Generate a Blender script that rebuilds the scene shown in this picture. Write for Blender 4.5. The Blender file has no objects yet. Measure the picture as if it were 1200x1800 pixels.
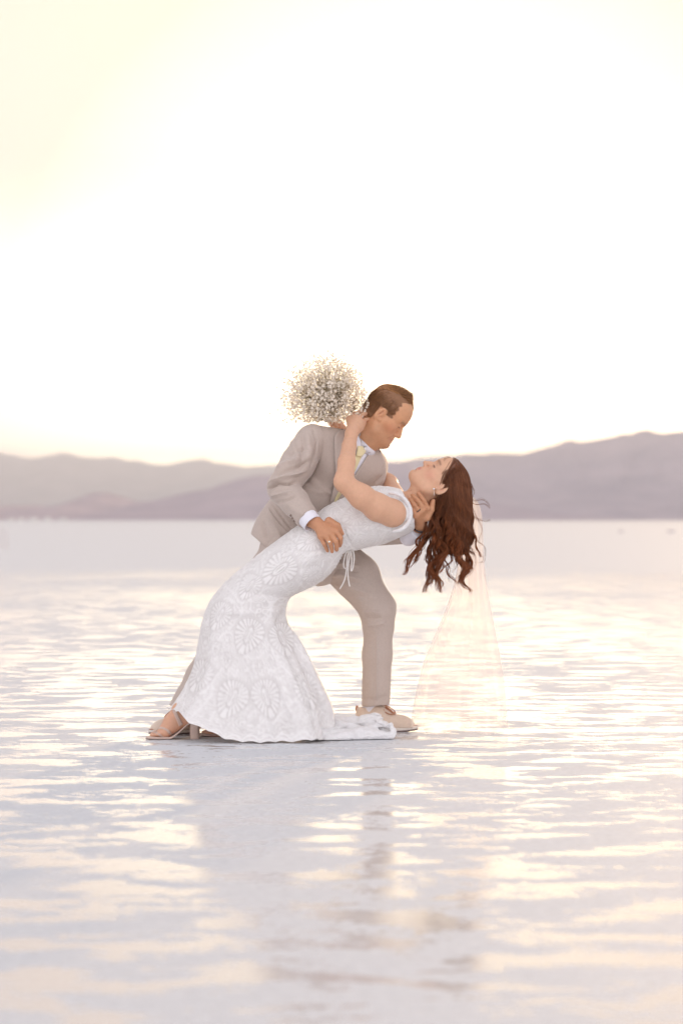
import bpy, math, random
import numpy as np
from mathutils import Vector, Matrix
from mathutils.bvhtree import BVHTree

random.seed(7)
RNG = np.random.default_rng(7)
scene = bpy.context.scene
COL = scene.collection
FPX = 4250.0      # focal length in reference pixels (85 mm on 36 mm over 1800 px)
CAM_H = 0.895
D0 = 10.0

def W(px, py, Y):
    return np.array([(px - 600.0) / FPX * Y, Y, CAM_H - (py - 914.0) / FPX * Y])

# ------------------------------------------------------------------ camera
cam_data = bpy.data.cameras.new('camera')
cam = bpy.data.objects.new('camera', cam_data)
COL.objects.link(cam)
cam.location = (0, 0, CAM_H)
cam.rotation_euler = (math.radians(90), 0, 0)
cam_data.sensor_fit = 'VERTICAL'
cam_data.sensor_height = 36.0
cam_data.lens = 85.0
cam_data.shift_y = 14.0 / 1800.0
cam_data.clip_start = 0.1
cam_data.clip_end = 60000.0
cam_data.dof.use_dof = True
cam_data.dof.focus_distance = 9.95
cam_data.dof.aperture_fstop = 2.8
scene.camera = cam

# ------------------------------------------------------------------ light
SUN_EL = math.radians(4.2)
SUN_AZ = math.radians(13.5)        # to the right of the view axis (+Y)
sun_dir = Vector((math.sin(SUN_AZ) * math.cos(SUN_EL), math.cos(SUN_AZ) * math.cos(SUN_EL), math.sin(SUN_EL)))
sun_data = bpy.data.lights.new('sun', 'SUN')
sun_data.energy = 5.0
sun_data.angle = math.radians(1.5)
sun_data.color = (1.0, 0.66, 0.34)
sun = bpy.data.objects.new('sun', sun_data)
COL.objects.link(sun)
sun.rotation_euler = sun_dir.to_track_quat('Z', 'Y').to_euler()

world = bpy.data.worlds.new('World')
scene.world = world
world.use_nodes = True
wn, wl = world.node_tree.nodes, world.node_tree.links
wn.clear()
w_out = wn.new('ShaderNodeOutputWorld')
w_bg = wn.new('ShaderNodeBackground')
w_sky = wn.new('ShaderNodeTexSky')
w_sky.sky_type = 'NISHITA'
w_sky.sun_disc = False
w_sky.sun_elevation = SUN_EL
w_sky.sun_rotation = SUN_AZ
w_sky.air_density = 1.0
w_sky.dust_density = 1.6
w_sky.ozone_density = 1.2
w_bg.inputs['Strength'].default_value = 0.15
# thin bright high cloud over the whole sky
w_geo = wn.new('ShaderNodeTexCoord')
w_map = wn.new('ShaderNodeMapping')
w_map.inputs['Scale'].default_value = (1.2, 1.2, 7.0)
wl.new(w_geo.outputs['Generated'], w_map.inputs['Vector'])
w_noise = wn.new('ShaderNodeTexNoise')
w_noise.inputs['Scale'].default_value = 2.6
w_noise.inputs['Detail'].default_value = 5
w_noise.inputs['Roughness'].default_value = 0.5
wl.new(w_map.outputs['Vector'], w_noise.inputs['Vector'])
w_ramp = wn.new('ShaderNodeValToRGB')
w_ramp.color_ramp.elements[0].position = 0.35
w_ramp.color_ramp.elements[0].color = (0.80, 0.80, 0.80, 1)
w_ramp.color_ramp.elements[1].position = 0.7
w_ramp.color_ramp.elements[1].color = (0.95, 0.95, 0.95, 1)
wl.new(w_noise.outputs['Fac'], w_ramp.inputs['Fac'])
# cloud brightness: soft, strongest towards the low sun
w_dot = wn.new('ShaderNodeVectorMath'); w_dot.operation = 'DOT_PRODUCT'
wl.new(w_geo.outputs['Generated'], w_dot.inputs[0])
glow_az, glow_el = math.radians(2.0), math.radians(3.6)      # brightest part of the veil of cloud, over the ridge
w_dot.inputs[1].default_value = (math.sin(glow_az) * math.cos(glow_el), math.cos(glow_az) * math.cos(glow_el), math.sin(glow_el))
w_cr = wn.new('ShaderNodeValToRGB')
cr = w_cr.color_ramp
cr.interpolation = 'EASE'
CLOUD = [(0.0, (7.9, 7.6, 7.9)), (0.30, (6.3, 6.1, 6.4)), (0.55, (3.7, 3.6, 3.9)), (0.85, (4.6, 4.1, 4.0)),
         (0.970, (5.6, 4.75, 4.2)), (0.9935, (6.3, 5.25, 4.4)), (0.9970, (9.8, 8.6, 6.7)), (1.0, (14.0, 11.6, 8.0))]
cr.elements[0].position = CLOUD[0][0]
cr.elements[1].position = CLOUD[-1][0]
for p, c in CLOUD[1:-1]:
    cr.elements.new(p)
for e, (p, c) in zip(cr.elements, CLOUD):
    e.position = p
    e.color = (c[0], c[1], c[2], 1)
w_ma = wn.new('ShaderNodeMath'); w_ma.operation = 'MULTIPLY_ADD'
wl.new(w_dot.outputs['Value'], w_ma.inputs[0])
w_ma.inputs[1].default_value = 0.5
w_ma.inputs[2].default_value = 0.5
wl.new(w_ma.outputs[0], w_cr.inputs['Fac'])
w_mix = wn.new('ShaderNodeMix'); w_mix.data_type = 'RGBA'
wl.new(w_ramp.outputs['Color'], w_mix.inputs['Factor'])
wl.new(w_sky.outputs['Color'], w_mix.inputs['A'])
w_sep = wn.new('ShaderNodeSeparateXYZ'); wl.new(w_geo.outputs['Generated'], w_sep.inputs[0])
w_hor = wn.new('ShaderNodeMapRange'); w_hor.interpolation_type = 'SMOOTHSTEP'
wl.new(w_sep.outputs['Z'], w_hor.inputs['Value'])
w_hor.inputs['From Min'].default_value = 0.015; w_hor.inputs['From Max'].default_value = 0.15
w_hor.inputs['To Min'].default_value = 3.2; w_hor.inputs['To Max'].default_value = 1.0
w_hm = wn.new('ShaderNodeVectorMath'); w_hm.operation = 'SCALE'
wl.new(w_cr.outputs['Color'], w_hm.inputs[0]); wl.new(w_hor.outputs['Result'], w_hm.inputs['Scale'])
wl.new(w_hm.outputs['Vector'], w_mix.inputs['B'])
wl.new(w_mix.outputs['Result'], w_bg.inputs['Color'])
wl.new(w_bg.outputs['Background'], w_out.inputs['Surface'])

vs = scene.view_settings
vs.view_transform = 'Standard'
vs.look = 'None'
vs.gamma = 1.0
vs.use_curve_mapping = False
vs.exposure = 0.45
scene.render.film_transparent = False
if hasattr(scene, 'cycles'):
    scene.cycles.volume_bounces = 0
    scene.cycles.transparent_max_bounces = 24

# ------------------------------------------------------------------ helpers: objects and materials
def tag(o, label=None, cat=None, group=None, kind=None):
    if label: o['label'] = label
    if cat: o['category'] = cat
    if group: o['group'] = group
    if kind: o['kind'] = kind
    return o

def mesh_np(name, verts, faces, mat=None, parent=None, smooth=True, cols=None, uvs=None):
    """verts (N,3); faces: array (M,3|4) or a list of such arrays"""
    me = bpy.data.meshes.new(name)
    if not isinstance(faces, (list, tuple)):
        faces = [faces]
    faces = [np.asarray(f, dtype=np.int32) for f in faces if len(f)]
    nv = len(verts)
    me.vertices.add(nv)
    me.vertices.foreach_set('co', np.asarray(verts, dtype=np.float32).ravel())
    loops = np.concatenate([f.ravel() for f in faces])
    sizes = np.concatenate([np.full(len(f), f.shape[1], dtype=np.int32) for f in faces])
    starts = np.concatenate([[0], np.cumsum(sizes)[:-1]]).astype(np.int32)
    me.loops.add(len(loops))
    me.loops.foreach_set('vertex_index', loops)
    me.polygons.add(len(sizes))
    me.polygons.foreach_set('loop_start', starts)
    me.update(calc_edges=True)
    me.validate(clean_customdata=False)
    if smooth:
        me.polygons.foreach_set('use_smooth', np.ones(len(me.polygons), dtype=bool))
    if cols is not None and len(me.vertices) == nv:
        a = me.color_attributes.new('Col', 'FLOAT_COLOR', 'POINT')
        c = np.ones((nv, 4), dtype=np.float32)
        c[:, :3] = cols
        a.data.foreach_set('color', c.ravel())
    o = bpy.data.objects.new(name, me)
    COL.objects.link(o)
    if mat: me.materials.append(mat)
    if parent: 
        o.parent = parent
        bpy.context.view_layer.update()
        o.matrix_parent_inverse = parent.matrix_world.inverted()
    return o

def empty(name, loc):
    o = bpy.data.objects.new(name, None)
    COL.objects.link(o)
    o.location = Vector([float(c) for c in loc])
    o.empty_display_size = 0.1
    bpy.context.view_layer.update()
    return o

def new_mat(name):
    m = bpy.data.materials.new(name)
    m.use_nodes = True
    n = m.node_tree.nodes
    return m, n, m.node_tree.links, n['Principled BSDF']

def simple(name, col, rough=0.6, bump=0.0, bscale=200.0, bdist=0.001, metal=0.0, var=0.0, vcol=False,
           sheen=0.0, sss=0.0, sssr=(1.0, 0.35, 0.15), trans=0.0, stretch=(1, 1, 1), spec=0.5):
    m, n, l, b = new_mat(name)
    b.inputs['Base Color'].default_value = (*col, 1)
    b.inputs['Roughness'].default_value = rough
    b.inputs['Metallic'].default_value = metal
    b.inputs['Specular IOR Level'].default_value = spec
    tc = n.new('ShaderNodeTexCoord')
    src = None
    if vcol:
        a = n.new('ShaderNodeVertexColor'); a.layer_name = 'Col'
        src = a.outputs['Color']
    if var > 0:
        nz = n.new('ShaderNodeTexNoise')
        nz.inputs['Scale'].default_value = bscale * 0.12
        nz.inputs['Detail'].default_value = 4
        l.new(tc.outputs['Object'], nz.inputs['Vector'])
        mr = n.new('ShaderNodeMapRange')
        mr.inputs['To Min'].default_value = 1 - var
        mr.inputs['To Max'].default_value = 1 + var
        l.new(nz.outputs['Fac'], mr.inputs['Value'])
        vm = n.new('ShaderNodeVectorMath'); vm.operation = 'MULTIPLY'
        if src is not None: l.new(src, vm.inputs[0])
        else: vm.inputs[0].default_value = col
        l.new(mr.outputs['Result'], vm.inputs[1])
        src = vm.outputs['Vector']
    if src is not None:
        l.new(src, b.inputs['Base Color'])
    if bump > 0:
        mp = n.new('ShaderNodeMapping'); mp.inputs['Scale'].default_value = stretch
        l.new(tc.outputs['Object'], mp.inputs['Vector'])
        nz = n.new('ShaderNodeTexNoise'); nz.inputs['Scale'].default_value = bscale; nz.inputs['Detail'].default_value = 3
        l.new(mp.outputs['Vector'], nz.inputs['Vector'])
        bp = n.new('ShaderNodeBump'); bp.inputs['Strength'].default_value = bump; bp.inputs['Distance'].default_value = bdist
        l.new(nz.outputs['Fac'], bp.inputs['Height'])
        l.new(bp.outputs['Normal'], b.inputs['Normal'])
    if sheen > 0:
        b.inputs['Sheen Weight'].default_value = sheen
        b.inputs['Sheen Roughness'].default_value = 0.5
    if sss > 0:
        b.inputs['Subsurface Weight'].default_value = sss
        b.inputs['Subsurface Radius'].default_value = sssr
        b.inputs['Subsurface Scale'].default_value = 0.012
    if trans > 0:
        out = n['Material Output']
        tr = n.new('ShaderNodeBsdfTranslucent')
        if src is not None: l.new(src, tr.inputs['Color'])
        else: tr.inputs['Color'].default_value = (*col, 1)
        mx = n.new('ShaderNodeMixShader'); mx.inputs[0].default_value = trans
        l.new(b.outputs[0], mx.inputs[1]); l.new(tr.outputs[0], mx.inputs[2])
        l.new(mx.outputs[0], out.inputs['Surface'])
    return m

# numpy value noise ---------------------------------------------------------
def _hash(i, j, k):
    h = (i * 374761393 + j * 668265263 + k * 2147483647 * 0 + k * 1274126177) & 0xFFFFFFFF
    h = ((h ^ (h >> 13)) * 1103515245) & 0xFFFFFFFF
    h = (h ^ (h >> 16)) & 0xFFFF
    return h / 65535.0

def vnoise(p):
    p = np.asarray(p, dtype=np.float64)
    i = np.floor(p).astype(np.int64)
    f = p - i
    f = f * f * (3 - 2 * f)
    r = 0
    for dx in (0, 1):
        for dy in (0, 1):
            for dz in (0, 1):
                w = (f[..., 0] if dx else 1 - f[..., 0]) * (f[..., 1] if dy else 1 - f[..., 1]) * (f[..., 2] if dz else 1 - f[..., 2])
                r = r + w * _hash(i[..., 0] + dx, i[..., 1] + dy, i[..., 2] + dz)
    return r * 2 - 1

def fbm(p, oct=4, rough=0.5):
    s, a, r = 0, 1.0, 0
    q = np.asarray(p, dtype=np.float64)
    for o in range(oct):
        r = r + a * vnoise(q + 17.3 * o)
        q = q * 2.03
        a *= rough
    return r

def ease(a, b, x):
    t = np.clip((x - a) / (b - a), 0, 1)
    return t * t * (3 - 2 * t)

# ------------------------------------------------------------------ ground
m_ground, n, l, b = new_mat('wet salt')
out = n['Material Output']
tc = n.new('ShaderNodeTexCoord')
def noise(scale, detail=5, rough=0.5, vec=None, stretch=None, dist=0.0):
    nz = n.new('ShaderNodeTexNoise')
    nz.inputs['Scale'].default_value = scale
    nz.inputs['Detail'].default_value = detail
    nz.inputs['Roughness'].default_value = rough
    nz.inputs['Distortion'].default_value = dist
    src = tc.outputs['Object']
    if stretch:
        mp = n.new('ShaderNodeMapping'); mp.inputs['Scale'].default_value = stretch
        l.new(src, mp.inputs['Vector']); src = mp.outputs['Vector']
    l.new(src, nz.inputs['Vector'])
    return nz.outputs['Fac']
def math_n(op, a, bb=None, c=None, clamp=False):
    x = n.new('ShaderNodeMath'); x.operation = op; x.use_clamp = clamp
    for i, v in enumerate((a, bb, c)):
        if v is None: continue
        if isinstance(v, (int, float)): x.inputs[i].default_value = v
        else: l.new(v, x.inputs[i])
    return x.outputs[0]
def mrange(v, a, bb, c=0.0, d=1.0):
    x = n.new('ShaderNodeMapRange'); x.interpolation_type = 'SMOOTHSTEP'
    l.new(v, x.inputs['Value'])
    x.inputs['From Min'].default_value = a; x.inputs['From Max'].default_value = bb
    x.inputs['To Min'].default_value = c; x.inputs['To Max'].default_value = d
    return x.outputs['Result']
big = noise(0.20, 3, 0.5)
mid = noise(5.0, 10, 0.645, stretch=(0.60, 1.0, 1.0), dist=0.3)
fine = noise(34.0, 5, 0.68)
grain = noise(170.0, 3, 0.6)
sep = n.new('ShaderNodeSeparateXYZ'); l.new(tc.outputs['Object'], sep.inputs[0])
farfade = mrange(sep.outputs['Y'], 34.0, 75.0, 0.0, 1.0)      # the flat is dry further out
h1 = math_n('ADD', math_n('MULTIPLY', mid, 1.0), math_n('MULTIPLY', big, 0.36))
h1 = math_n('ADD', h1, math_n('MULTIPLY', fine, 0.32))
h1 = math_n('ADD', h1, math_n('MULTIPLY', grain, 0.18))
h1 = math_n('ADD', h1, math_n('MULTIPLY', farfade, 0.55))
# h1 is the height of the salt crust; water lies where it is low
wet = mrange(h1, 0.902, 0.918, 1.0, 0.0)
crust = n.new('ShaderNodeMix'); crust.data_type = 'RGBA'
l.new(fine, crust.inputs['Factor'])
crust.inputs['A'].default_value = (0.49, 0.505, 0.535, 1)
crust.inputs['B'].default_value = (0.79, 0.805, 0.82, 1)
# a few muddy marks where the crust is broken
mud = noise(1.15, 4, 0.6, stretch=(1.0, 1.6, 1.0))
mudm = mrange(mud, 0.70, 0.76)
mc = n.new('ShaderNodeMix'); mc.data_type = 'RGBA'
l.new(math_n('MULTIPLY', mudm, 0.65), mc.inputs['Factor'])
l.new(crust.outputs['Result'], mc.inputs['A'])
mc.inputs['B'].default_value = (0.40, 0.31, 0.27, 1)
l.new(mc.outputs['Result'], b.inputs['Base Color'])
b.inputs['Roughness'].default_value = 0.75
b.inputs['Specular IOR Level'].default_value = 0.08
bp = n.new('ShaderNodeBump')
bp.inputs['Strength'].default_value = 0.8; bp.inputs['Distance'].default_value = 0.0022
hb = math_n('ADD', math_n('MULTIPLY', mid, 0.9), math_n('ADD', math_n('MULTIPLY', fine, 0.35), math_n('MULTIPLY', grain, 0.16)))
l.new(hb, bp.inputs['Height'])
l.new(bp.outputs['Normal'], b.inputs['Normal'])
wb = n.new('ShaderNodeBsdfPrincipled')
wb.inputs['Base Color'].default_value = (0.60, 0.57, 0.56, 1)
wb.inputs['Roughness'].default_value = 0.055
wb.inputs['IOR'].default_value = 1.34
wbp = n.new('ShaderNodeBump')
wbp.inputs['Strength'].default_value = 0.5; wbp.inputs['Distance'].default_value = 0.0007
l.new(math_n('ADD', fine, math_n('MULTIPLY', grain, 0.4)), wbp.inputs['Height'])
l.new(wbp.outputs['Normal'], wb.inputs['Normal'])
mx = n.new('ShaderNodeMixShader')
l.new(wet, mx.inputs[0]); l.new(b.outputs[0], mx.inputs[1]); l.new(wb.outputs[0], mx.inputs[2])
l.new(mx.outputs[0], out.inputs['Surface'])

xs = np.concatenate([-np.geomspace(15500, 12, 14), np.linspace(-10, 10, 41), np.geomspace(12, 15500, 14)])
ys = np.concatenate([[-300, -60, -12], np.linspace(-2, 26, 57), np.geomspace(28, 18000, 22)])
gx, gy = np.meshgrid(xs, ys)
gv = np.stack([gx.ravel(), gy.ravel(), np.zeros(gx.size)], 1)
nx_, ny_ = len(xs), len(ys)
ii = np.arange(nx_ - 1)[None, :] + np.arange(ny_ - 1)[:, None] * nx_
gf = np.stack([ii, ii + 1, ii + 1 + nx_, ii + nx_], -1).reshape(-1, 4)
tag(mesh_np('ground', gv, gf, m_ground), 'wet white salt flat with shallow pools mirroring the golden sky', 'ground', kind='structure')

# ------------------------------------------------------------------ mountains
m_hill = simple('hill rock', (0.20, 0.155, 0.17), 0.95, spec=0.1)
mh = m_hill.node_tree
_n, _l = mh.nodes, mh.links
_tc = _n.new('ShaderNodeTexCoord'); _nz = _n.new('ShaderNodeTexNoise'); _nz.inputs['Scale'].default_value = 0.006; _nz.inputs['Detail'].default_value = 8; _nz.inputs['Roughness'].default_value = 0.65
_l.new(_tc.outputs['Object'], _nz.inputs['Vector'])
_mx = _n.new('ShaderNodeMix'); _mx.data_type = 'RGBA'
_l.new(_nz.outputs['Fac'], _mx.inputs['Factor'])
_mx.inputs['A'].default_value = (0.15, 0.12, 0.20, 1); _mx.inputs['B'].default_value = (0.74, 0.58, 0.62, 1)
_l.new(_mx.outputs['Result'], _n['Principled BSDF'].inputs['Base Color'])
_b2 = _n.new('ShaderNodeBump'); _b2.inputs['Strength'].default_value = 1.0; _b2.inputs['Distance'].default_value = 70.0
_n2 = _n.new('ShaderNodeTexNoise'); _n2.inputs['Scale'].default_value = 0.0035; _n2.inputs['Detail'].default_value = 8; _n2.inputs['Roughness'].default_value = 0.6
_l.new(_tc.outputs['Object'], _n2.inputs['Vector']); _l.new(_n2.outputs['Fac'], _b2.inputs['Height'])
_l.new(_b2.outputs['Normal'], _n['Principled BSDF'].inputs['Normal'])

def mountain(name, Y, pts, depth, label, seed, extend=(0, 0), rough=1.0):
    px = np.array([p[0] for p in pts], float); py = np.array([p[1] for p in pts], float)
    x = (px - 600) / FPX * Y
    h = (914 - py) / FPX * Y + CAM_H
    n_x = 520
    X = np.linspace(max(x[0], -15500), min(x[-1], 15500), n_x)
    ridge = np.interp(X, x, h)
    jag = fbm(np.stack([X / (0.012 * Y), np.full(n_x, seed), np.zeros(n_x)], 1), 4) * 0.0005 * Y * rough
    ridge = np.maximum(ridge + jag * np.clip(ridge / (0.008 * Y), 0, 1), -5)
    T = np.concatenate([np.linspace(-1, 0, 40), np.linspace(0, 1, 14)[1:]])   # -1 front foot, 0 ridge, 1 back foot
    XX, TT = np.meshgrid(X, T)
    base = np.clip(1 - np.abs(TT), 0, 1) ** 1.15
    spur = fbm(np.stack([XX / (0.035 * Y), TT * 1.6, np.full_like(XX, seed + 5.0)], -1), 5, 0.55)
    Z = ridge[None, :] * base * (1 + 0.38 * spur * np.clip(np.abs(TT) * 3, 0, 1) * np.clip((1 - np.abs(TT)) * 3, 0.0, 1))
    Z = np.minimum(Z, ridge[None, :] * (1 - 0.06 * np.abs(TT)))
    Z[0] = -6; Z[-1] = -6
    YY = Y + TT * depth + spur * 0.015 * Y * np.clip(np.abs(TT) * 2, 0, 1) * (1 - np.abs(TT))
    V = np.stack([XX, YY, Z - 3 * (ridge[None, :] < 1)], -1).reshape(-1, 3)
    nr = len(T)
    ii = np.arange(n_x - 1)[None, :] + np.arange(nr - 1)[:, None] * n_x
    F = np.stack([ii, ii + 1, ii + 1 + n_x, ii + n_x], -1).reshape(-1, 4)
    return tag(mesh_np(name, V, F, m_hill), label, 'mountain', kind='structure')

mountain('far_mountain_range', 15000, [(-900, 790), (-500, 780), (-200, 800), (-60, 800), (0, 796), (28, 799), (60, 805), (92, 802), (104, 798), (115, 796), (130, 800), (150, 804),
    (180, 806), (200, 804), (225, 810), (240, 808), (262, 815), (280, 817), (300, 816), (312, 813), (330, 810), (360, 807), (375, 812), (400, 814), (430, 820),
    (470, 817), (520, 812), (600, 815), (700, 830), (800, 850), (1000, 880), (1300, 905)], 2000,
    'pale distant mountain range along the left horizon', 1, rough=0.8)
mountain('near_ridge', 5200, [(-700, 895), (-200, 890), (-40, 892), (0, 890), (50, 889), (95, 891), (130, 880), (165, 867), (190, 866), (220, 874), (245, 882), (275, 880), (300, 874), (340, 866),
    (370, 860), (392, 850), (415, 843), (450, 837), (480, 835), (520, 826), (580, 820), (640, 812), (690, 812), (720, 816), (760, 850), (850, 880), (1000, 905), (1100, 912)], 1100,
    'low dark purple ridge behind the couple', 9, rough=0.7)
mountain('right_mountain_range', 7200, [(520, 908), (580, 880), (640, 826), (690, 812), (730, 806), (800, 803), (820, 799), (850, 798), (865, 795), (890, 797), (920, 798), (940, 792), (970, 784), (985, 777), (1000, 771),
    (1020, 775), (1045, 773), (1070, 768), (1085, 766), (1096, 763), (1105, 766), (1120, 759), (1135, 755), (1150, 760), (1165, 762), (1180, 760), (1200, 758), (1260, 750),
    (1400, 765), (1700, 740), (2000, 790), (2400, 850)], 1300,
    'broad lavender mountain range on the right horizon', 4, rough=0.8)

# ------------------------------------------------------------------ haze
def box_mesh(name, lo, hi, mat):
    v = np.array([(x, y, z) for x in (lo[0], hi[0]) for y in (lo[1], hi[1]) for z in (lo[2], hi[2])], float)
    f = np.array([(0, 1, 3, 2), (4, 6, 7, 5), (0, 4, 5, 1), (2, 3, 7, 6), (0, 2, 6, 4), (1, 5, 7, 3)])
    return mesh_np(name, v, f, mat, smooth=False)
m_haze = bpy.data.materials.new('haze air'); m_haze.use_nodes = True
hn, hl = m_haze.node_tree.nodes, m_haze.node_tree.links
hn.clear()
ho = hn.new('ShaderNodeOutputMaterial'); hv = hn.new('ShaderNodeVolumePrincipled')
HAZE_D = 0.00012
hv.inputs['Color'].default_value = (0.84, 0.91, 1.0, 1)
hv.inputs['Density'].default_value = HAZE_D
hv.inputs['Anisotropy'].default_value = 0.08
hl.new(hv.outputs[0], ho.inputs['Volume'])
HAZE_ON = True
if HAZE_ON:
    tag(box_mesh('haze', (-16000, -500, -8.0), (16000, 18500, 520.0), m_haze), 'pale evening haze over the salt flat', 'haze', kind='stuff')
# ------------------------------------------------------------------ signed-distance modelling
class SDF:
    def __init__(self):
        self.p = []
    def cone(self, a, b, r1, r2, k=0.012, op='+'):
        a = np.array(a, float); b = np.array(b, float)
        if np.linalg.norm(b - a) < 1e-5: b = b + np.array([1e-4, 0, 0])
        r = max(r1, r2)
        lo = np.minimum(a, b) - r - k - 0.004; hi = np.maximum(a, b) + r + k + 0.004
        self.p.append(('c', (a, b, r1, r2), k, op, lo, hi)); return self
    def chain(self, pts, rs, k=0.012, op='+'):
        for i in range(len(pts) - 1):
            self.cone(pts[i], pts[i + 1], rs[i], rs[i + 1], k, op)
        return self
    def ell(self, c, r, R=None, k=0.012, op='+'):
        c = np.array(c, float); r = np.array(r, float)
        R = np.eye(3) if R is None else R
        e = np.sqrt(((R * r[None, :]) ** 2).sum(1))
        self.p.append(('e', (c, r, R), k, op, c - e - k * 1.8 - 0.010, c + e + k * 1.8 + 0.010)); return self
    def cut(self, point, normal, lo=None, hi=None, k=0.003):
        """remove the half space on the normal's side (inside the box lo..hi)"""
        nrm = np.array(normal, float); nrm /= np.linalg.norm(nrm)
        lo = np.full(3, -1e3) if lo is None else np.array(lo, float); hi = np.full(3, 1e3) if hi is None else np.array(hi, float)
        self.p.append(('h', (np.array(point, float), nrm), k, 'x', lo, hi)); return self
    def func(self, f, lo=None, hi=None):
        lo = np.full(3, -1e3) if lo is None else np.array(lo, float); hi = np.full(3, 1e3) if hi is None else np.array(hi, float)
        self.p.append(('f', f, 0, 'f', lo, hi)); return self
    def prim(self, t, a, P):
        if t == 'c':
            A, B, r1, r2 = a
            ba = B - A; l2 = ba @ ba; rr = r1 - r2; a2 = max(l2 - rr * rr, 1e-9); il2 = 1.0 / l2
            pa = P - A; y = pa @ ba; z = y - l2
            x2 = ((pa * l2 - ba * y[..., None]) ** 2).sum(-1)
            y2 = y * y * l2; z2 = z * z * l2
            k = np.sign(rr) * rr * rr * x2
            d = (np.sqrt(x2 * a2 * il2) + y * rr) * il2 - r1
            m1 = np.sign(z) * a2 * z2 > k
            m2 = (np.sign(y) * a2 * y2 < k) & ~m1
            d = np.where(m1, np.sqrt(x2 + z2) * il2 - r2, d)
            d = np.where(m2, np.sqrt(x2 + y2) * il2 - r1, d)
            return d
        if t == 'e':
            c, r, R = a
            q = (P - c) @ R
            k0 = np.sqrt(((q / r) ** 2).sum(-1)) + 1e-9
            k1 = np.sqrt(((q / (r * r)) ** 2).sum(-1)) + 1e-9
            return k0 * (k0 - 1) / k1
        if t == 'h':
            return (P - a[0]) @ a[1]
    def eval(self, P):
        """P (M,Q,3) blocks of points"""
        d = np.full(P.shape[:2], 1.0)
        bl = P.min(1); bh = P.max(1)
        for t, a, k, op, lo, hi in self.p:
            m = ((bl < hi) & (bh > lo)).all(1)
            if not m.any(): continue
            Q = P[m]
            if op == 'f':
                d[m] = a(Q, d[m]); continue
            e = self.prim(t, a, Q); c = d[m]
            if op == '+':
                h = np.maximum(k - np.abs(c - e), 0) / max(k, 1e-6)
                d[m] = np.minimum(c, e) - h * h * k * 0.25
            elif op == '-':
                e = -e
                h = np.maximum(k - np.abs(c - e), 0) / max(k, 1e-6)
                d[m] = np.maximum(c, e) + h * h * k * 0.25
            elif op == 'x':
                if lo[0] > -999:
                    ins = ((Q > lo) & (Q < hi)).all(-1)
                    d[m] = np.where(ins, np.maximum(c, e), c)
                else:
                    d[m] = np.maximum(c, e)
        return d
    def bounds(self):
        lo = np.full(3, 1e9); hi = np.full(3, -1e9)
        for t, a, k, op, l_, h_ in self.p:
            if op == '+': lo = np.minimum(lo, l_); hi = np.maximum(hi, h_)
        return lo, hi
    def mesh(self, vox, relax=2):
        lo, hi = self.bounds(); lo = lo - 2 * vox
        B = 8
        nb = np.ceil((hi - lo) / (vox * B)).astype(int) + 1
        bi = np.stack(np.meshgrid(*[np.arange(x) for x in nb], indexing='ij'), -1).reshape(-1, 3)
        cen = lo + (bi + 0.5) * B * vox
        rad = B * vox * 0.87
        d = self.eval(cen[:, None, :])[:, 0]
        # blocks far from every primitive read 1.0; sample corners of near ones conservatively
        act = np.abs(d) < rad * 2.0
        near = np.zeros(len(cen), bool)
        for t, a, k, op, l_, h_ in self.p:
            if op == '+':
                near |= ((cen + rad > l_) & (cen - rad < h_)).all(1)
        deep = d < -rad * 2.0
        act = (act | (near & (d > 0.5))) & ~deep
        grid = act.reshape(tuple(nb))
        # keep a margin of one block round every block that could hold the surface
        G2 = grid.copy()
        for ax_ in range(3):
            s_ = G2.copy()
            sl1 = [slice(None)] * 3; sl2 = [slice(None)] * 3; sl1[ax_] = slice(1, None); sl2[ax_] = slice(None, -1)
            s_[tuple(sl1)] |= G2[tuple(sl2)]; s_[tuple(sl2)] |= G2[tuple(sl1)]; G2 = s_
        bi = bi[G2.ravel()]
        g = np.arange(B + 1)
        off = np.stack(np.meshgrid(g, g, g, indexing='ij'), -1)
        DIM = nb * B + 2
        VV, KK, FF = [], [], []
        for s in range(0, len(bi), 1200):
            b = bi[s:s + 1200]
            gi = b[:, None, None, None, :] * B + off[None]
            P = (lo + gi * vox).reshape(len(b), -1, 3)
            v = self.eval(P).reshape(len(b), B + 1, B + 1, B + 1)
            v = np.where(np.abs(v) < 1e-9, 1e-9, v)
            keep = (v.reshape(len(b), -1).min(1) < 0) & (v.reshape(len(b), -1).max(1) > 0)
            if not keep.any(): continue
            v = v[keep]; gi = gi[keep]; sgn = v < 0
            c = np.zeros((len(v), B, B, B), int)
            for dx in (0, 1):
                for dy in (0, 1):
                    for dz in (0, 1):
                        c += sgn[:, dx:B + dx, dy:B + dy, dz:B + dz]
            cm = (c > 0) & (c < 8)
            acc = np.zeros(cm.shape + (3,)); cnt = np.zeros(cm.shape)
            cor = [(0, 0, 0), (1, 0, 0), (0, 1, 0), (1, 1, 0), (0, 0, 1), (1, 0, 1), (0, 1, 1), (1, 1, 1)]
            for i in range(8):
                for ax in range(3):
                    if cor[i][ax]: continue
                    j = list(cor[i]); j[ax] = 1
                    va = v[:, cor[i][0]:B + cor[i][0], cor[i][1]:B + cor[i][1], cor[i][2]:B + cor[i][2]]
                    vb = v[:, j[0]:B + j[0], j[1]:B + j[1], j[2]:B + j[2]]
                    cr_ = (va < 0) != (vb < 0)
                    t = np.where(cr_, va / np.where(cr_, va - vb, 1), 0)
                    q = np.zeros(cm.shape + (3,)); q[..., 0] = cor[i][0]; q[..., 1] = cor[i][1]; q[..., 2] = cor[i][2]
                    q[..., ax] += t
                    acc += q * cr_[..., None]; cnt += cr_
            gc = gi[:, :B, :B, :B]
            pos = lo + (gc[cm] + acc[cm] / cnt[cm][:, None]) * vox
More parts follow.
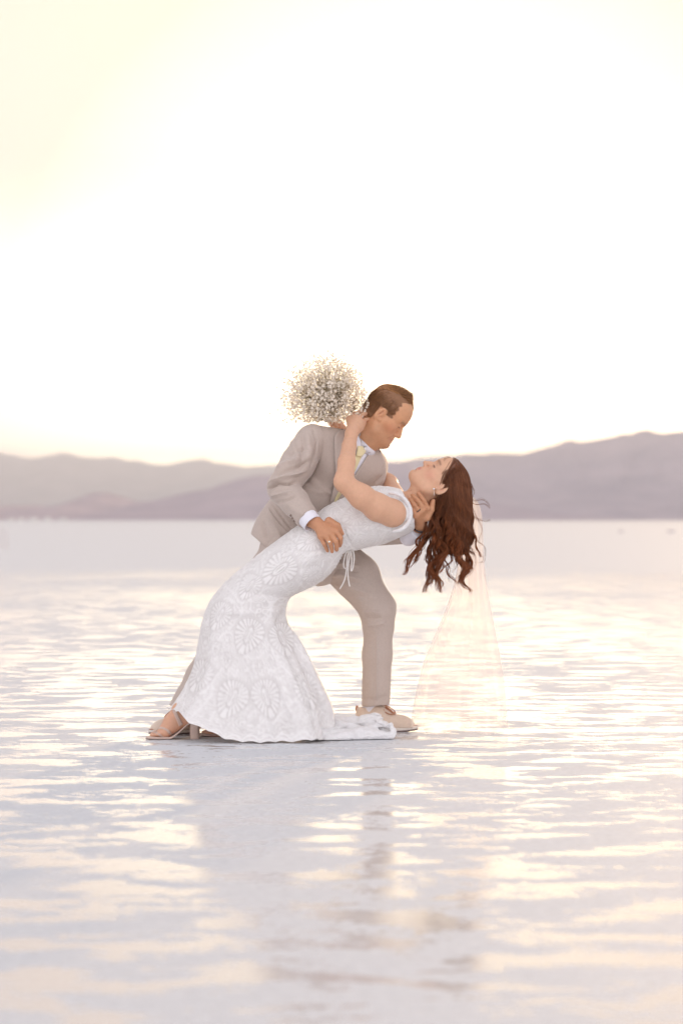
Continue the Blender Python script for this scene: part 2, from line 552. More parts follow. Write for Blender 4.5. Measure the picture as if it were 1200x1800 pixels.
            key = (gc[cm][:, 0].astype(np.int64) * DIM[1] + gc[cm][:, 1]) * DIM[2] + gc[cm][:, 2]
            VV.append(pos); KK.append(key)
            st = np.array([DIM[1] * DIM[2], DIM[2], 1], dtype=np.int64)
            for ax in range(3):
                a_, b_ = [(1, 2), (2, 0), (0, 1)][ax]
                s0 = sgn[:, :B, :B, :B]
                sl = [slice(0, B)] * 3; sl[ax] = slice(1, B + 1)
                s1 = sgn[(slice(None),) + tuple(sl)]
                for m, flip in ((s0 & ~s1, False), (~s0 & s1, True)):
                    if not m.any(): continue
                    k0 = (gc[m].astype(np.int64) * st).sum(1)
                    quad = np.stack([k0 - st[a_] - st[b_], k0 - st[b_], k0, k0 - st[a_]], 1)
                    if flip: quad = quad[:, ::-1]
                    FF.append(quad)
        V = np.concatenate(VV); K = np.concatenate(KK); Fq = np.concatenate(FF)
        o = np.argsort(K); K = K[o]; V = V[o]
        idx = np.searchsorted(K, Fq); idx = np.clip(idx, 0, len(K) - 1)
        ok = (K[idx] == Fq).all(1)
        Fq = idx[ok]
        for _ in range(relax):
            s_ = np.zeros_like(V); c_ = np.zeros(len(V))
            for i in range(4):
                a_ = Fq[:, i]; b_ = Fq[:, (i + 1) % 4]
                np.add.at(s_, a_, V[b_]); np.add.at(c_, a_, 1)
                np.add.at(s_, b_, V[a_]); np.add.at(c_, b_, 1)
            V = V * 0.5 + 0.5 * s_ / np.maximum(c_, 1)[:, None]
        return V, Fq

def vnormals(V, F):
    n = np.cross(V[F[:, 2]] - V[F[:, 0]], V[F[:, 3 % F.shape[1]]] - V[F[:, 1]]) if F.shape[1] == 4 else np.cross(V[F[:, 1]] - V[F[:, 0]], V[F[:, 2]] - V[F[:, 0]])
    N = np.zeros_like(V)
    for i in range(F.shape[1]): np.add.at(N, F[:, i], n)
    return N / (np.linalg.norm(N, axis=1, keepdims=True) + 1e-12)

def bvh(V, F):
    return BVHTree.FromPolygons([tuple(v) for v in V.tolist()], [tuple(f) for f in F.tolist()])

def folds(V, F, items, side=-1.0, gain=1.0):
    """items: (points_px, width_m, amplitude_m[, Ylo, Yhi]) creases laid along a line on the cloth, on the near (side -1) surface"""
    N = vnormals(V, F)
    for it in items:
        pts, w, amp = it[:3]
        yr = it[3:5] if len(it) > 3 else (0, 99)
        Yg = 10.05
        P = np.array([W(a, b_, Yg) for a, b_ in pts])[:, [0, 2]]
        sc = (Yg / V[:, 1])[:, None]
        q = np.stack([V[:, 0] * sc[:, 0], (V[:, 2] - CAM_H) * sc[:, 0] + CAM_H], 1)
        best = np.full(len(V), 1e9); tt = np.zeros(len(V)); tot = 0
        seg = [np.linalg.norm(P[i + 1] - P[i]) for i in range(len(P) - 1)]; L = sum(seg)
        for i in range(len(P) - 1):
            ab = P[i + 1] - P[i]
            t = np.clip(((q - P[i]) @ ab) / (ab @ ab + 1e-12), 0, 1)
            d = np.linalg.norm(q - P[i] - t[:, None] * ab, axis=1)
            u = (tot + t * seg[i]) / L
            m = d < best; best[m] = d[m]; tt[m] = u[m]; tot += seg[i]
        g = np.exp(-(best / w) ** 2) * np.clip(np.minimum(tt, 1 - tt) * 5 + 0.15, 0, 1)
        g = g * np.clip(N[:, 1] * side * 2.5, 0, 1) * (V[:, 1] > yr[0]) * (V[:, 1] < yr[1])
        V = V + N * (amp * gain * g)[:, None]
    return V

def cat(P, n):
    """Catmull-Rom through rows of P, n samples"""
    P = np.asarray(P, float)
    P = np.concatenate([[2 * P[0] - P[1]], P, [2 * P[-1] - P[-2]]])
    m = len(P) - 3
    t = np.linspace(0, m - 1e-9, n); i = t.astype(int); f = (t - i)[:, None] if P.ndim == 2 else (t - i)
    a, b_, c, d = P[i], P[i + 1], P[i + 2], P[i + 3]
    return 0.5 * ((2 * b_) + (-a + c) * f + (2 * a - 5 * b_ + 4 * c - d) * f * f + (-a + 3 * b_ - 3 * c + d) * f ** 3)

def tubes(strands, radii, sides=4, taper=None):
    """strands (S,N,3); radii (S,) ; returns verts, quads"""
    S, N, _ = strands.shape
    T = np.gradient(strands, axis=1); T /= np.linalg.norm(T, axis=2, keepdims=True) + 1e-12
    ref = np.where(np.abs(T[..., 1:2]) < 0.9, np.array([0, 1.0, 0]), np.array([1.0, 0, 0]))
    A = np.cross(T, ref); A /= np.linalg.norm(A, axis=2, keepdims=True) + 1e-12
    Bv = np.cross(T, A)
    R = np.asarray(radii).reshape(-1, 1) * (taper if taper is not None else np.ones(N))[None, :]
    th = np.arange(sides) * 2 * np.pi / sides
    V = strands[:, :, None, :] + R[:, :, None, None] * (A[:, :, None, :] * np.cos(th)[None, None, :, None] + Bv[:, :, None, :] * np.sin(th)[None, None, :, None])
    base = (np.arange(S) * N * sides)[:, None, None]
    i = (np.arange(N - 1) * sides)[None, :, None]
    j = np.arange(sides)[None, None, :]; j2 = (j + 1) % sides
    Fq = np.stack([base + i + j, base + i + j2, base + i + sides + j2, base + i + sides + j], -1).reshape(-1, 4)
    return V.reshape(-1, 3), Fq

def tube(name, pts, r, mat, parent=None, n=24, sides=8, taper=None, cols=None):
    P = cat(pts, n)[None]
    V, Fq = tubes(P, np.array([r]), sides, taper)
    nn = len(V)
    c0, c1 = P[0, 0], P[0, -1]
    V = np.concatenate([V, [c0, c1]])
    j = np.arange(sides); k = (j + 1) % sides
    caps = np.concatenate([np.stack([np.full(sides, nn), k, j], 1), np.stack([np.full(sides, nn + 1), nn - sides + j, nn - sides + k], 1)])
    return mesh_np(name, V, [Fq, caps], mat, parent)

def ray_px(tree, px, py, ref):
    o = Vector((0, 0, CAM_H)); d = (Vector([float(c) for c in W(px, py, 10.0)]) - o).normalized()
    h = tree.ray_cast(o, d)
    if h[0] is not None and abs(h[0].y - ref) < 0.35:
        return np.array(h[0]), np.array(h[1])
    q = tree.find_nearest(Vector([float(c) for c in W(px, py, ref)]))
    return np.array(q[0]), np.array(q[1])

def strip(name, Lp, Rp, tree, off, thick, mat, parent, ref, nu=10, nv=40, crown=0.0, cols=None, smooth_n=3):
    """a tailored cloth piece lying on the surface under it, between two edge lines"""
    Lc = cat(np.array(Lp, float), nv); Rc = cat(np.array(Rp, float), nv)
    G = np.zeros((nv, nu, 3))
    for i in range(nv):
        for j in range(nu):
            u = j / (nu - 1)
            p = Lc[i] * (1 - u) + Rc[i] * u
            h, nn = ray_px(tree, p[0], p[1], ref)
            G[i, j] = h
    for _ in range(smooth_n):
        H_ = G.copy()
        H_[1:-1] = (G[:-2] + G[2:] + 2 * G[1:-1]) / 4
        H_[:, 1:-1] = (H_[:, :-2] + H_[:, 2:] + 2 * H_[:, 1:-1]) / 4
        G[:, :, 1] = np.minimum(H_[:, :, 1], G[:, :, 1] + 0.004)
    u = np.linspace(0, 1, nu)[None, :]
    cr_ = crown * (1 - (2 * u - 1) ** 2)
    top = G.copy(); top[:, :, 1] -= off + thick + cr_
    bot = G.copy(); bot[:, :, 1] -= off
    V = np.concatenate([top.reshape(-1, 3), bot.reshape(-1, 3)])
    n0 = nv * nu
    ii = (np.arange(nv - 1)[:, None] * nu + np.arange(nu - 1)[None, :])
    a = np.stack([ii, ii + nu, ii + nu + 1, ii + 1], -1).reshape(-1, 4)
    b_ = a[:, ::-1] + n0
    ring = [i * nu for i in range(nv)] + [(nv - 1) * nu + j for j in range(1, nu)] + [i * nu + nu - 1 for i in range(nv - 2, -1, -1)] + [j for j in range(nu - 2, 0, -1)]
    ring = np.array(ring); r2 = np.roll(ring, -1)
    s = np.stack([ring, ring + n0, r2 + n0, r2], 1)
    return mesh_np(name, V, np.concatenate([a, b_, s]), mat, parent, cols=cols)

def uvsphere(c, r, seg=10, rings=6, R=None):
    th = np.linspace(0, np.pi, rings + 1)[1:-1]; ph = np.arange(seg) * 2 * np.pi / seg
    V = [[0, 0, 1]] + [[math.sin(t) * math.cos(p), math.sin(t) * math.sin(p), math.cos(t)] for t in th for p in ph] + [[0, 0, -1]]
    V = np.array(V) * np.array(r)
    if R is not None: V = V @ R.T
    V = V + np.array(c)
    Fq = []; Ft = []
    for i in range(len(th) - 1):
        for j in range(seg):
            a = 1 + i * seg + j; b_ = 1 + i * seg + (j + 1) % seg
            Fq.append((a, a + seg, b_ + seg, b_))
    for j in range(seg):
        Ft.append((0, 1 + j, 1 + (j + 1) % seg)); l_ = len(V) - 1
        Ft.append((l_, l_ - seg + (j + 1) % seg, l_ - seg + j))
    return V, np.array(Fq), np.array(Ft)

def join(parts):
    V, Q, T, o = [], [], [], 0
    for v, q, t in parts:
        V.append(v); 
        if len(q): Q.append(np.asarray(q) + o)
        if t is not None and len(t): T.append(np.asarray(t) + o)
        o += len(v)
    f = []
    if Q: f.append(np.concatenate(Q))
    if T: f.append(np.concatenate(T))
    return np.concatenate(V), f

# ------------------------------------------------------------------ anatomy
def frame(fpx, upx, origin, yaw=0.0):
    """head frame: columns forward, left, up (world); fpx and upx are image directions (y down)"""
    f = np.array([fpx[0], 0, -fpx[1]]); f /= np.linalg.norm(f)
    u = np.array([upx[0], 0, -upx[1]]); u -= f * (f @ u); u /= np.linalg.norm(u)
    lft = np.cross(u, f)
    if yaw:
        c, s = math.cos(yaw), math.sin(yaw)
        f, lft = f * c + lft * s, -f * s + lft * c
    return np.stack([f, lft, u], 1), np.array(origin, float)

def head(S, R, O, fem):
    L = lambda x, y, z: O + R @ np.array([x, y, z], float)
    S.ell(L(-0.002, 0, 0.034 if not fem else 0.031), (0.090, 0.073, 0.083 if not fem else 0.071), R, k=0.01)
    S.ell(L(0.041, 0, 0.043) if not fem else L(0.035, 0, 0.037), (0.0625, 0.059, 0.066) if not fem else (0.063, 0.058, 0.064), R, k=0.03)
    S.ell(L(0.036, 0, -0.035), (0.052, 0.054, 0.072), R, k=0.03)
    for s in (1, -1):
        jw = 0.053 if fem else 0.058
        S.chain([L(0.000, s * jw, -0.052), L(0.016, s * (jw - 0.003), -0.078), L(0.072, s * 0.014, -0.098)], [0.019, 0.017, 0.014], k=0.03)
        S.cone(L(0.050, s * 0.038, -0.026), L(0.028, s * 0.052, -0.022), 0.021, 0.018, k=0.03)
        S.cone(L(0.081, s * 0.012, 0.020), L(0.066, s * 0.043, 0.021), 0.013 if fem else 0.016, 0.012, k=0.02)
        S.cone(L(0.079, s * 0.010, -0.068), L(0.062, s * 0.027, -0.060), 0.014, 0.012, k=0.02)
    S.ell(L(0.068, 0, -0.068), (0.026, 0.030, 0.026), R, k=0.02)
    S.ell(L(0.076, 0, -0.098), (0.023, 0.021, 0.017) if not fem else (0.017, 0.016, 0.014), R, k=0.02)
    S.ell(L(0.045, 0, -0.092), (0.045, 0.038, 0.020), R, k=0.025)
    for s in (1, -1):
        S.ell(L(0.098, s * 0.029, -0.001), (0.017, 0.019, 0.013), R, k=0.012, op='-')
        S.ell(L(0.0765, s * 0.030, -0.002), (0.0135, 0.0150, 0.0125), R, k=0.005)
        # lid line / lashes
        S.chain([L(0.0905, s * 0.019, -0.006), L(0.0925, s * 0.029, -0.0085), L(0.087, s * 0.040, -0.006)], [0.0012, 0.0020, 0.0014], k=0.001)
    S.ell(L(0.084, 0, -0.046), (0.0135, 0.0135, 0.013), R, k=0.008)
    nb, nt = (0.0075, 0.0090) if fem else (0.0090, 0.0110)
    S.chain([L(0.089, 0, 0.004), L(0.099, 0, -0.018), L(0.1080 if not fem else 0.1095, 0, -0.036)], [nb, nb + 0.0005, nt], k=0.010)
    for s in (1, -1):
        S.ell(L(0.096, s * 0.011, -0.040), (0.0115, 0.0075, 0.0075), R, k=0.006)
    lu = 0.0052 if not fem else 0.0062
    S.chain([L(0.082, 0.023, -0.064), L(0.0935, 0.008, -0.0605), L(0.0945, 0, -0.0615), L(0.0935, -0.008, -0.0605), L(0.082, -0.023, -0.064)], [0.003, lu, lu, lu, 0.003], k=0.004)
    S.chain([L(0.082, 0.021, -0.068), L(0.0925, 0.008, -0.0735), L(0.0925, -0.008, -0.0735), L(0.082, -0.021, -0.068)], [0.003, lu + 0.0006, lu + 0.0006, 0.003], k=0.003)
    S.chain([L(0.086, 0.024, -0.0655), L(0.0985, 0, -0.0668), L(0.086, -0.024, -0.0655)], [0.0012, 0.0016, 0.0012], k=0.003, op='-')
    S.ell(L(0.090, 0, -0.084), (0.008, 0.016, 0.006), R, k=0.010, op='-')
    for s in (1, -1):
        t = 0.28
        Re = R @ np.array(Matrix.Rotation(0.25, 3, 'Y')) @ np.array(Matrix.Rotation(-s * t, 3, 'Z'))
        S.ell(L(-0.010, s * 0.076, -0.012), (0.0185, 0.0075, 0.032), Re, k=0.006)
        S.ell(L(-0.008, s * 0.083, -0.008), (0.0110, 0.0070, 0.020), Re, k=0.003, op='-')
        S.ell(L(-0.004, s * 0.0795, -0.014), (0.005, 0.0050, 0.012), Re, k=0.003)
        S.ell(L(-0.014, s * 0.0795, -0.004), (0.003, 0.0045, 0.014), Re, k=0.003)
        S.ell(L(0.004, s * 0.0770, -0.034), (0.008, 0.006, 0.009), Re, k=0.005)

def hand(S, wrist, rw, mcp, pip, tip, thumb, r=0.0098, tr=0.0115, palm_r=0.013, dips=None):
    wrist = np.array(wrist)
    for i, m in enumerate(mcp):
        m = np.array(m)
        S.cone(wrist + (m - wrist) * 0.18, m, palm_r + 0.002, palm_r - 0.001, k=0.014)
    for i, (m, p, t) in enumerate(zip(mcp, pip, tip)):
        rr = r * (1.0, 1.03, 0.97, 0.86)[i]
        m, p, t = map(np.array, (m, p, t))
        S.cone(m, p, rr * 1.10, rr * 1.03, k=0.003)
        d = p + (t - p) * 0.52 + (p - m) * 0.08
        S.cone(p, d, rr * 1.03, rr * 0.94, k=0.0015)
        S.cone(d, t, rr * 0.94, rr * 0.80, k=0.0015)
    th = [np.array(x) for x in thumb]
    S.chain(th, [tr * 1.5, tr * 1.1, tr * 0.85][:len(th)], k=0.006)
# ------------------------------------------------------------------ materials for the couple
def fabric(name, col, weave=1100.0, rough=0.85, sheen=0.25, slub=0.10, trans=0.0, bd=0.0009):
    m = simple(name, col, rough, bump=0.35, bscale=weave, bdist=bd, var=slub, sheen=sheen, spec=0.2, stretch=(1, 1, 0.5))
    return m
m_skin_m = simple('skin tanned', (0.62, 0.33, 0.20), 0.5, bump=0.2, bscale=600, bdist=0.0006, vcol=True, sss=0.10, var=0.10, spec=0.35)
m_skin_f = simple('skin fair', (0.70, 0.42, 0.29), 0.48, bump=0.15, bscale=600, bdist=0.0005, vcol=True, sss=0.10, var=0.08, spec=0.35)
m_suit = fabric('beige suit wool', (0.50, 0.415, 0.365))
m_suit_in = simple('suit lining', (0.30, 0.25, 0.24), 0.6)
m_shirt = fabric('white shirt cotton', (0.78, 0.77, 0.83), sheen=0.1, slub=0.02)
m_tie = fabric('pale yellow tie', (0.80, 0.70, 0.42), rough=0.5, sheen=0.2, slub=0.05)
m_gold = simple('gold', (0.90, 0.68, 0.36), 0.2, metal=1.0)
m_dark = simple('dark band', (0.05, 0.045, 0.05), 0.3, metal=0.6)
m_button = simple('horn button', (0.22, 0.16, 0.13), 0.35)
m_shoe = simple('cream suede', (0.66, 0.53, 0.43), 0.85, bump=0.3, bscale=900, bdist=0.0006, var=0.10, sheen=0.3)
m_sole = simple('cream rubber sole', (0.72, 0.66, 0.60), 0.6)
m_outsole = simple('dark outsole', (0.16, 0.11, 0.11), 0.7)
m_lace = simple('tan laces', (0.42, 0.19, 0.11), 0.6)
m_sandal = simple('nude leather', (0.58, 0.43, 0.36), 0.45, var=0.05)
m_silver = simple('silver', (0.85, 0.83, 0.80), 0.2, metal=1.0)
m_pearl = simple('pearl button', (0.82, 0.80, 0.78), 0.3)
m_white_cord = simple('white cord', (0.80, 0.77, 0.74), 0.6)
m_hair_f = simple('auburn hair', (0.2, 0.06, 0.03), 0.34, vcol=True, trans=0.40, spec=0.4)
m_hair_m = simple('light brown hair', (0.2, 0.1, 0.05), 0.5, vcol=True, trans=0.25, spec=0.3)
m_dress = simple('lace gown', (0.8, 0.78, 0.77), 0.7, bump=0.25, bscale=900, bdist=0.0006, vcol=True, sheen=0.15, spec=0.25, trans=0.10)
m_petal = simple('white petals', (0.95, 0.89, 0.80), 0.6, trans=0.5)
m_stem = simple('green stems', (0.56, 0.48, 0.33), 0.6, trans=0.2)
m_dried = simple('dried sprig', (0.30, 0.20, 0.12), 0.7)

m_veil = bpy.data.materials.new('tulle'); m_veil.use_nodes = True
n, l = m_veil.node_tree.nodes, m_veil.node_tree.links
n.clear()
vo = n.new('ShaderNodeOutputMaterial'); t1 = n.new('ShaderNodeBsdfTransparent'); d1 = n.new('ShaderNodeBsdfDiffuse'); d2 = n.new('ShaderNodeBsdfTranslucent')
d1.inputs['Color'].default_value = (0.92, 0.88, 0.84, 1); d2.inputs['Color'].default_value = (0.96, 0.89, 0.86, 1)
m1 = n.new('ShaderNodeMixShader'); m1.inputs[0].default_value = 0.70
m2 = n.new('ShaderNodeMixShader')
a = n.new('ShaderNodeVertexColor'); a.layer_name = 'Col'
s_ = n.new('ShaderNodeSeparateColor'); l.new(a.outputs['Color'], s_.inputs[0])
l.new(s_.outputs[0], m2.inputs[0])
l.new(d1.outputs[0], m1.inputs[1]); l.new(d2.outputs[0], m1.inputs[2])
l.new(t1.outputs[0], m2.inputs[1]); l.new(m1.outputs[0], m2.inputs[2]); l.new(m2.outputs[0], vo.inputs['Surface'])
# ================================================================== the man
MAN = empty('person', W(600, 1287, 10.2) * np.array([1, 1, 0]))
tag(MAN, 'man in beige suit and pale yellow tie lunging forward to dip his partner', 'person')
HR, HO = frame((0.79, 0.61), (0.61, -0.79), W(673.7, 727.2, 10.17))
Lm = lambda x, y, z: HO + HR @ np.array([x, y, z], float)
S = SDF()
head(S, HR, HO, False)
S.chain([Lm(-0.030, 0, -0.035), W(650, 762, 10.17), W(628, 790, 10.18)], [0.058, 0.056, 0.064], k=0.03)
S.cone(Lm(0.03, 0, -0.085), W(650, 775, 10.16), 0.026, 0.030, k=0.03)
# torso and limbs under the clothes
S.chain([W(600, 825, 10.18), W(555, 885, 10.17), W(530, 945, 10.16)], [0.09, 0.09, 0.10], k=0.05)
S.cone(W(628, 790, 10.18), W(600, 825, 10.18), 0.05, 0.09, k=0.03)
RS = W(549, 774, 10.05); LS = W(655, 818, 10.33)
S.cone(RS, LS, 0.05, 0.05, k=0.03)
S.chain([RS, W(496, 860, 9.92), W(541, 910, 9.81), W(556, 920, 9.785)], [0.045, 0.040, 0.032, 0.028], k=0.01)
S.chain([LS, W(630, 940, 10.24), W(722, 940, 10.01), W(738, 922, 9.94)], [0.045, 0.040, 0.030, 0.027], k=0.01)
S.chain([W(565, 965, 10.24), W(664, 1070, 10.17), W(656, 1235, 10.24), W(652, 1266, 10.25)], [0.08, 0.052, 0.029, 0.027], k=0.02)
S.chain([W(508, 962, 10.1), W(392, 1118, 10.15), W(320, 1240, 10.12), W(320, 1262, 10.12)], [0.08, 0.052, 0.032, 0.030], k=0.02)
# right hand, resting on her hip
hand(S, W(558, 921, 9.782), 0.028,
     [W(591, 934, 9.752), W(582, 939, 9.745), W(572.5, 942.5, 9.748), W(563, 944, 9.757)],
     [W(598.5, 946, 9.742), W(590.5, 952.5, 9.733), W(580.5, 955, 9.738), W(570, 956.5, 9.750)],
     [W(597, 959, 9.765), W(591.5, 966.5, 9.757), W(583.5, 969.5, 9.760), W(575.5, 968.5, 9.768)],
     [W(578, 916, 9.775), W(593, 924, 9.77), W(600.5, 938, 9.775)], r=0.0100)
# left hand, cradling her neck
hand(S, W(738, 921, 9.935), 0.027,
     [W(751.5, 894, 9.885), W(744, 895.5, 9.868), W(737, 900.5, 9.862), W(731, 907, 9.862)],
     [W(744.5, 880.5, 9.872), W(735.5, 881.5, 9.858), W(728.5, 888.5, 9.854), W(725.5, 896.5, 9.856)],
     [W(734.5, 866.5, 9.890), W(724.5, 870.5, 9.885), W(720.5, 877, 9.880), W(724.0, 885, 9.874)],
     [W(749, 910, 9.90), W(757.5, 896, 9.90), W(761, 881, 9.905)], r=0.0098)
V, Fq = S.mesh(0.0027)
q = (V - HO) @ HR
x, y, z = q.T
skin = np.array([0.62, 0.325, 0.18])
cols = np.tile(skin, (len(V), 1))
inhead = (z > -0.16) & (x > -0.13) & (x < 0.14) & (z < 0.16) & (np.abs(y) < 0.12)
def mixc(m, c, cols=cols):
    cols += (np.array(c) - cols) * m[:, None]
face = inhead & (x > 0.02)
mixc(0.35 * face * np.exp(-(((x - 0.06) / 0.03) ** 2 + ((z + 0.035) / 0.025) ** 2)), (0.66, 0.26, 0.16))
stub = inhead * ease(-0.03, -0.06, z) * ease(-0.01, 0.02, x) * (0.75 + 0.25 * vnoise(V * 400))
mixc(0.28 * stub, (0.36, 0.22, 0.15))
mixc(0.45 * inhead * np.exp(-((z + 0.0668) / 0.0065) ** 2) * (x > 0.082), (0.50, 0.17, 0.13))
brow = inhead * np.exp(-((z - 0.0185 + 0.12 * np.abs(np.abs(y) - 0.03)) / 0.006) ** 2) * (x > 0.06) * ease(0.008, 0.014, np.abs(y)) * ease(0.054, 0.046, np.abs(y))
mixc(0.55 * brow, (0.27, 0.15, 0.08))
lash = inhead * np.exp(-((z + 0.0075) / 0.0022) ** 2) * (x > 0.080) * ease(0.013, 0.018, np.abs(y)) * ease(0.045, 0.040, np.abs(y))
mixc(0.75 * lash, (0.14, 0.07, 0.05))
def hair_m(x, y, z):
    front = np.where(z < 0.088, 0.040, 0.040 + (z - 0.088) * 2.6) + 0.004 * np.sin(z * 300)
    a = (x < front) & (z > 0.0)
    a &= ~((x > -0.032) & (x < 0.012) & (z < 0.018))
    b_ = (x <= -0.028) & (z > -0.050 + 0.1 * (x + 0.065)) & (z <= 0.02)
    return (a | b_)
hm = inhead & hair_m(x, y, z) & (np.abs(y) < 0.0805)
hsoft = hm * (0.92 + 0.08 * vnoise(V * 260))
mixc(0.88 * hsoft * ease(-0.058, -0.02, z + np.where(x > 0.012, 0.03, 0)), (0.18, 0.085, 0.042))
mixc(0.35 * (inhead * np.exp(-(((x + 0.008) / 0.010) ** 2 + ((z + 0.010) / 0.018) ** 2))) * (np.abs(y) < 0.082) * (np.abs(y) > 0.070), (0.42, 0.16, 0.11))
nl = inhead * np.exp(-((x - (0.092 + (z + 0.045) * 0.55)) / 0.0028) ** 2) * (z < -0.038) * (z > -0.074) * (np.abs(y) > 0.016)  # nose-to-mouth crease: its shade is painted into the skin colour
mixc(0.45 * nl, (0.36, 0.15, 0.08))
hands = (~inhead)
mixc(0.55 * hands * (0.8 + 0.2 * vnoise(V * 90)), (0.44, 0.19, 0.105))
man_body_bvh = bvh(V, Fq)
mesh_np('body', V, Fq, m_skin_m, MAN, cols=cols)

# hair: combed crop, longer on top
def tri_sample(V, Fq, mask, nsmp):
    fm = mask[Fq].all(1)
    f = Fq[fm]
    ar = np.linalg.norm(np.cross(V[f[:, 2]] - V[f[:, 0]], V[f[:, 3]] - V[f[:, 1]]), axis=1)
    pick = RNG.choice(len(f), nsmp, p=ar / ar.sum())
    w = RNG.dirichlet(np.ones(4), nsmp)
    P = (V[f[pick]] * w[:, :, None]).sum(1)
    return P
NV = vnormals(V, Fq)
side_m = hm & (np.abs(y) > 0.0)
roots = tri_sample(V, Fq, hm, 15000)
rl = (roots - HO) @ HR
cen = np.array([0.0, 0, 0.03])
out_l = (rl - cen) / np.array([0.09, 0.073, 0.083]) ** 2; out_l /= np.linalg.norm(out_l, axis=1, keepdims=True)
# length map
part_y = -0.040
topw = ease(0.070, 0.098, rl[:, 2]) * ease(part_y - 0.006, part_y + 0.004, rl[:, 1])
length = 0.008 + 0.005 * ease(0, 0.06, rl[:, 2]) + topw * 0.020
comb = np.stack([0.75 + 0 * topw, 0.55 + 0 * topw, 0.25 + 0 * topw], 1) * topw[:, None] + np.stack([-0.25 + 0 * topw, 0 * topw, -0.95 + 0 * topw], 1) * (1 - topw)[:, None]
fr_w = topw * ease(0.02, 0.07, rl[:, 0])
comb[:, 2] -= 1.1 * fr_w
length = length * (1 - 0.5 * fr_w)
jit = RNG.normal(0, 0.16, rl.shape)
NS = 7
st = np.zeros((len(rl), NS, 3))
for i in range(NS):
    t = i / (NS - 1)
    up = out_l * (0.50 * t - 0.25 * t * t)[..., None] if False else out_l * (0.55 * t - 0.22 * t * t)
    st[:, i] = rl - out_l * 0.001 + length[:, None] * (up * (0.5 + 0.5 * topw - 0.6 * fr_w)[:, None] + comb * (0.8 * t * t + 0.2 * t) + jit * t)
P = HO + st @ HR.T
TV, TF = tubes(P, np.where(topw > 0.4, 0.00075, 0.00055), 3, np.linspace(1, 0.35, NS))
hv_ = np.array([0.35, 0.165, 0.070]) * (1 + 0.35 * RNG.normal(0, 1, (len(rl), 1)).clip(-1.4, 1.4)) * (1 + 0.1 * topw[:, None])
hc = np.repeat(hv_, NS * 3, axis=0)
Sh = SDF()
Sh.ell(Lm(0.002, 0.004, 0.064), (0.084, 0.060, 0.060), HR, k=0.01)
Sh.ell(Lm(-0.035, 0.0, 0.045), (0.056, 0.058, 0.066), HR, k=0.02)
Sh.chain([Lm(0.02, 0.00, 0.104), Lm(0.052, 0.000, 0.099), Lm(0.078, 0.002, 0.090)], [0.020, 0.014, 0.008], k=0.02)
Sh.cut(Lm(0.080, 0, 0.086), HR @ np.array([0.80, 0, -0.60]))
Sh.cut(Lm(0, -0.047, 0.09), HR @ np.array([0.0, -0.80, -0.60]), Lm(0, 0, 0) - 0.3, Lm(0, 0, 0) + 0.3)
hV, hF = Sh.mesh(0.0035)
hql = (hV - HO) @ HR
hcc = np.array([0.42, 0.195, 0.080]) * (0.9 + 0.35 * vnoise(np.stack([hql[:, 0] * 40, hql[:, 1] * 500, hql[:, 2] * 200], 1)))[:, None]
# more strands lying over the longer top
r2 = tri_sample(hV, hF, hql[:, 2] > 0.075, 2600)
r2l = (r2 - HO) @ HR
o2 = (r2l - cen); o2 /= np.linalg.norm(o2, axis=1, keepdims=True)
st2 = np.zeros((len(r2l), NS, 3)); j2 = RNG.normal(0, 0.10, r2l.shape); L2 = RNG.uniform(0.012, 0.022, (len(r2l), 1)) * (1 - 0.45 * ease(0.03, 0.08, r2l[:, :1]))
d2_ = np.stack([0.9 + 0 * r2l[:, 0], 0.30 + 0 * r2l[:, 0], 0.05 - 0.75 * ease(0.0, 0.08, r2l[:, 0])], 1)
d2_ -= o2 * ((d2_ * o2).sum(1) * 0.85)[:, None]
for i in range(NS):
    t = i / (NS - 1)
    st2[:, i] = r2l - 0.001 * o2 + L2 * (d2_ * t + o2 * (0.25 * t - 0.18 * t * t) + j2 * t)
P2 = HO + st2 @ HR.T
TV2, TF2 = tubes(P2, np.full(len(P2), 0.0008), 3, np.linspace(1, 0.3, NS))
hc2 = np.repeat(np.array([0.46, 0.215, 0.085]) * (1 + 0.35 * RNG.normal(0, 1, (len(r2l), 1)).clip(-1.4, 1.4)), NS * 3, axis=0)
AV, AF = join([(TV, TF, None), (hV, hF, None), (TV2, TF2, None)])
mesh_np('hair', AV, AF, m_hair_m, MAN, cols=np.concatenate([hc, hcc, hc2]))

# shirt: body under the jacket and the standing collar
Ss = SDF()
Ss.chain([W(626, 792, 10.18), W(600, 832, 10.18), W(556, 888, 10.17)], [0.070, 0.085, 0.085], k=0.04)
Ss.cone(W(575, 805, 10.12), W(645, 828, 10.28), 0.055, 0.050, k=0.03)
sV, sF = Ss.mesh(0.006)
SHIRT = mesh_np('shirt', sV, sF, m_shirt, MAN)
# collar ring round the neck
def ring_band(name, c0, c1, r0, r1, ax, mat, parent, thick=0.003, n=48, gap=None):
    c0, c1 = np.array(c0), np.array(c1); a = c1 - c0; a /= np.linalg.norm(a)
    e1 = np.cross(a, [0, 1.0, 0]); e1 /= np.linalg.norm(e1); e2 = np.cross(a, e1)
    th = np.linspace(0, 2 * np.pi, n, endpoint=False)
    rows = []
    for c, r in ((c0, r0), (c1, r1), (c1, r1 - thick), (c0, r0 - thick)):
        rows.append(c + r * (np.cos(th)[:, None] * e1 + np.sin(th)[:, None] * e2))
    V = np.concatenate(rows); F_ = []
    for k in range(4):
        k2 = (k + 1) % 4
        for j in range(n):
            F_.append((k * n + j, k * n + (j + 1) % n, k2 * n + (j + 1) % n, k2 * n + j))
    return mesh_np(name, V, np.array(F_), mat, parent)
ring_band('collar', W(631, 788, 10.18), W(641.5, 772.5, 10.175), 0.071, 0.0625, None, m_shirt, SHIRT, 0.004)

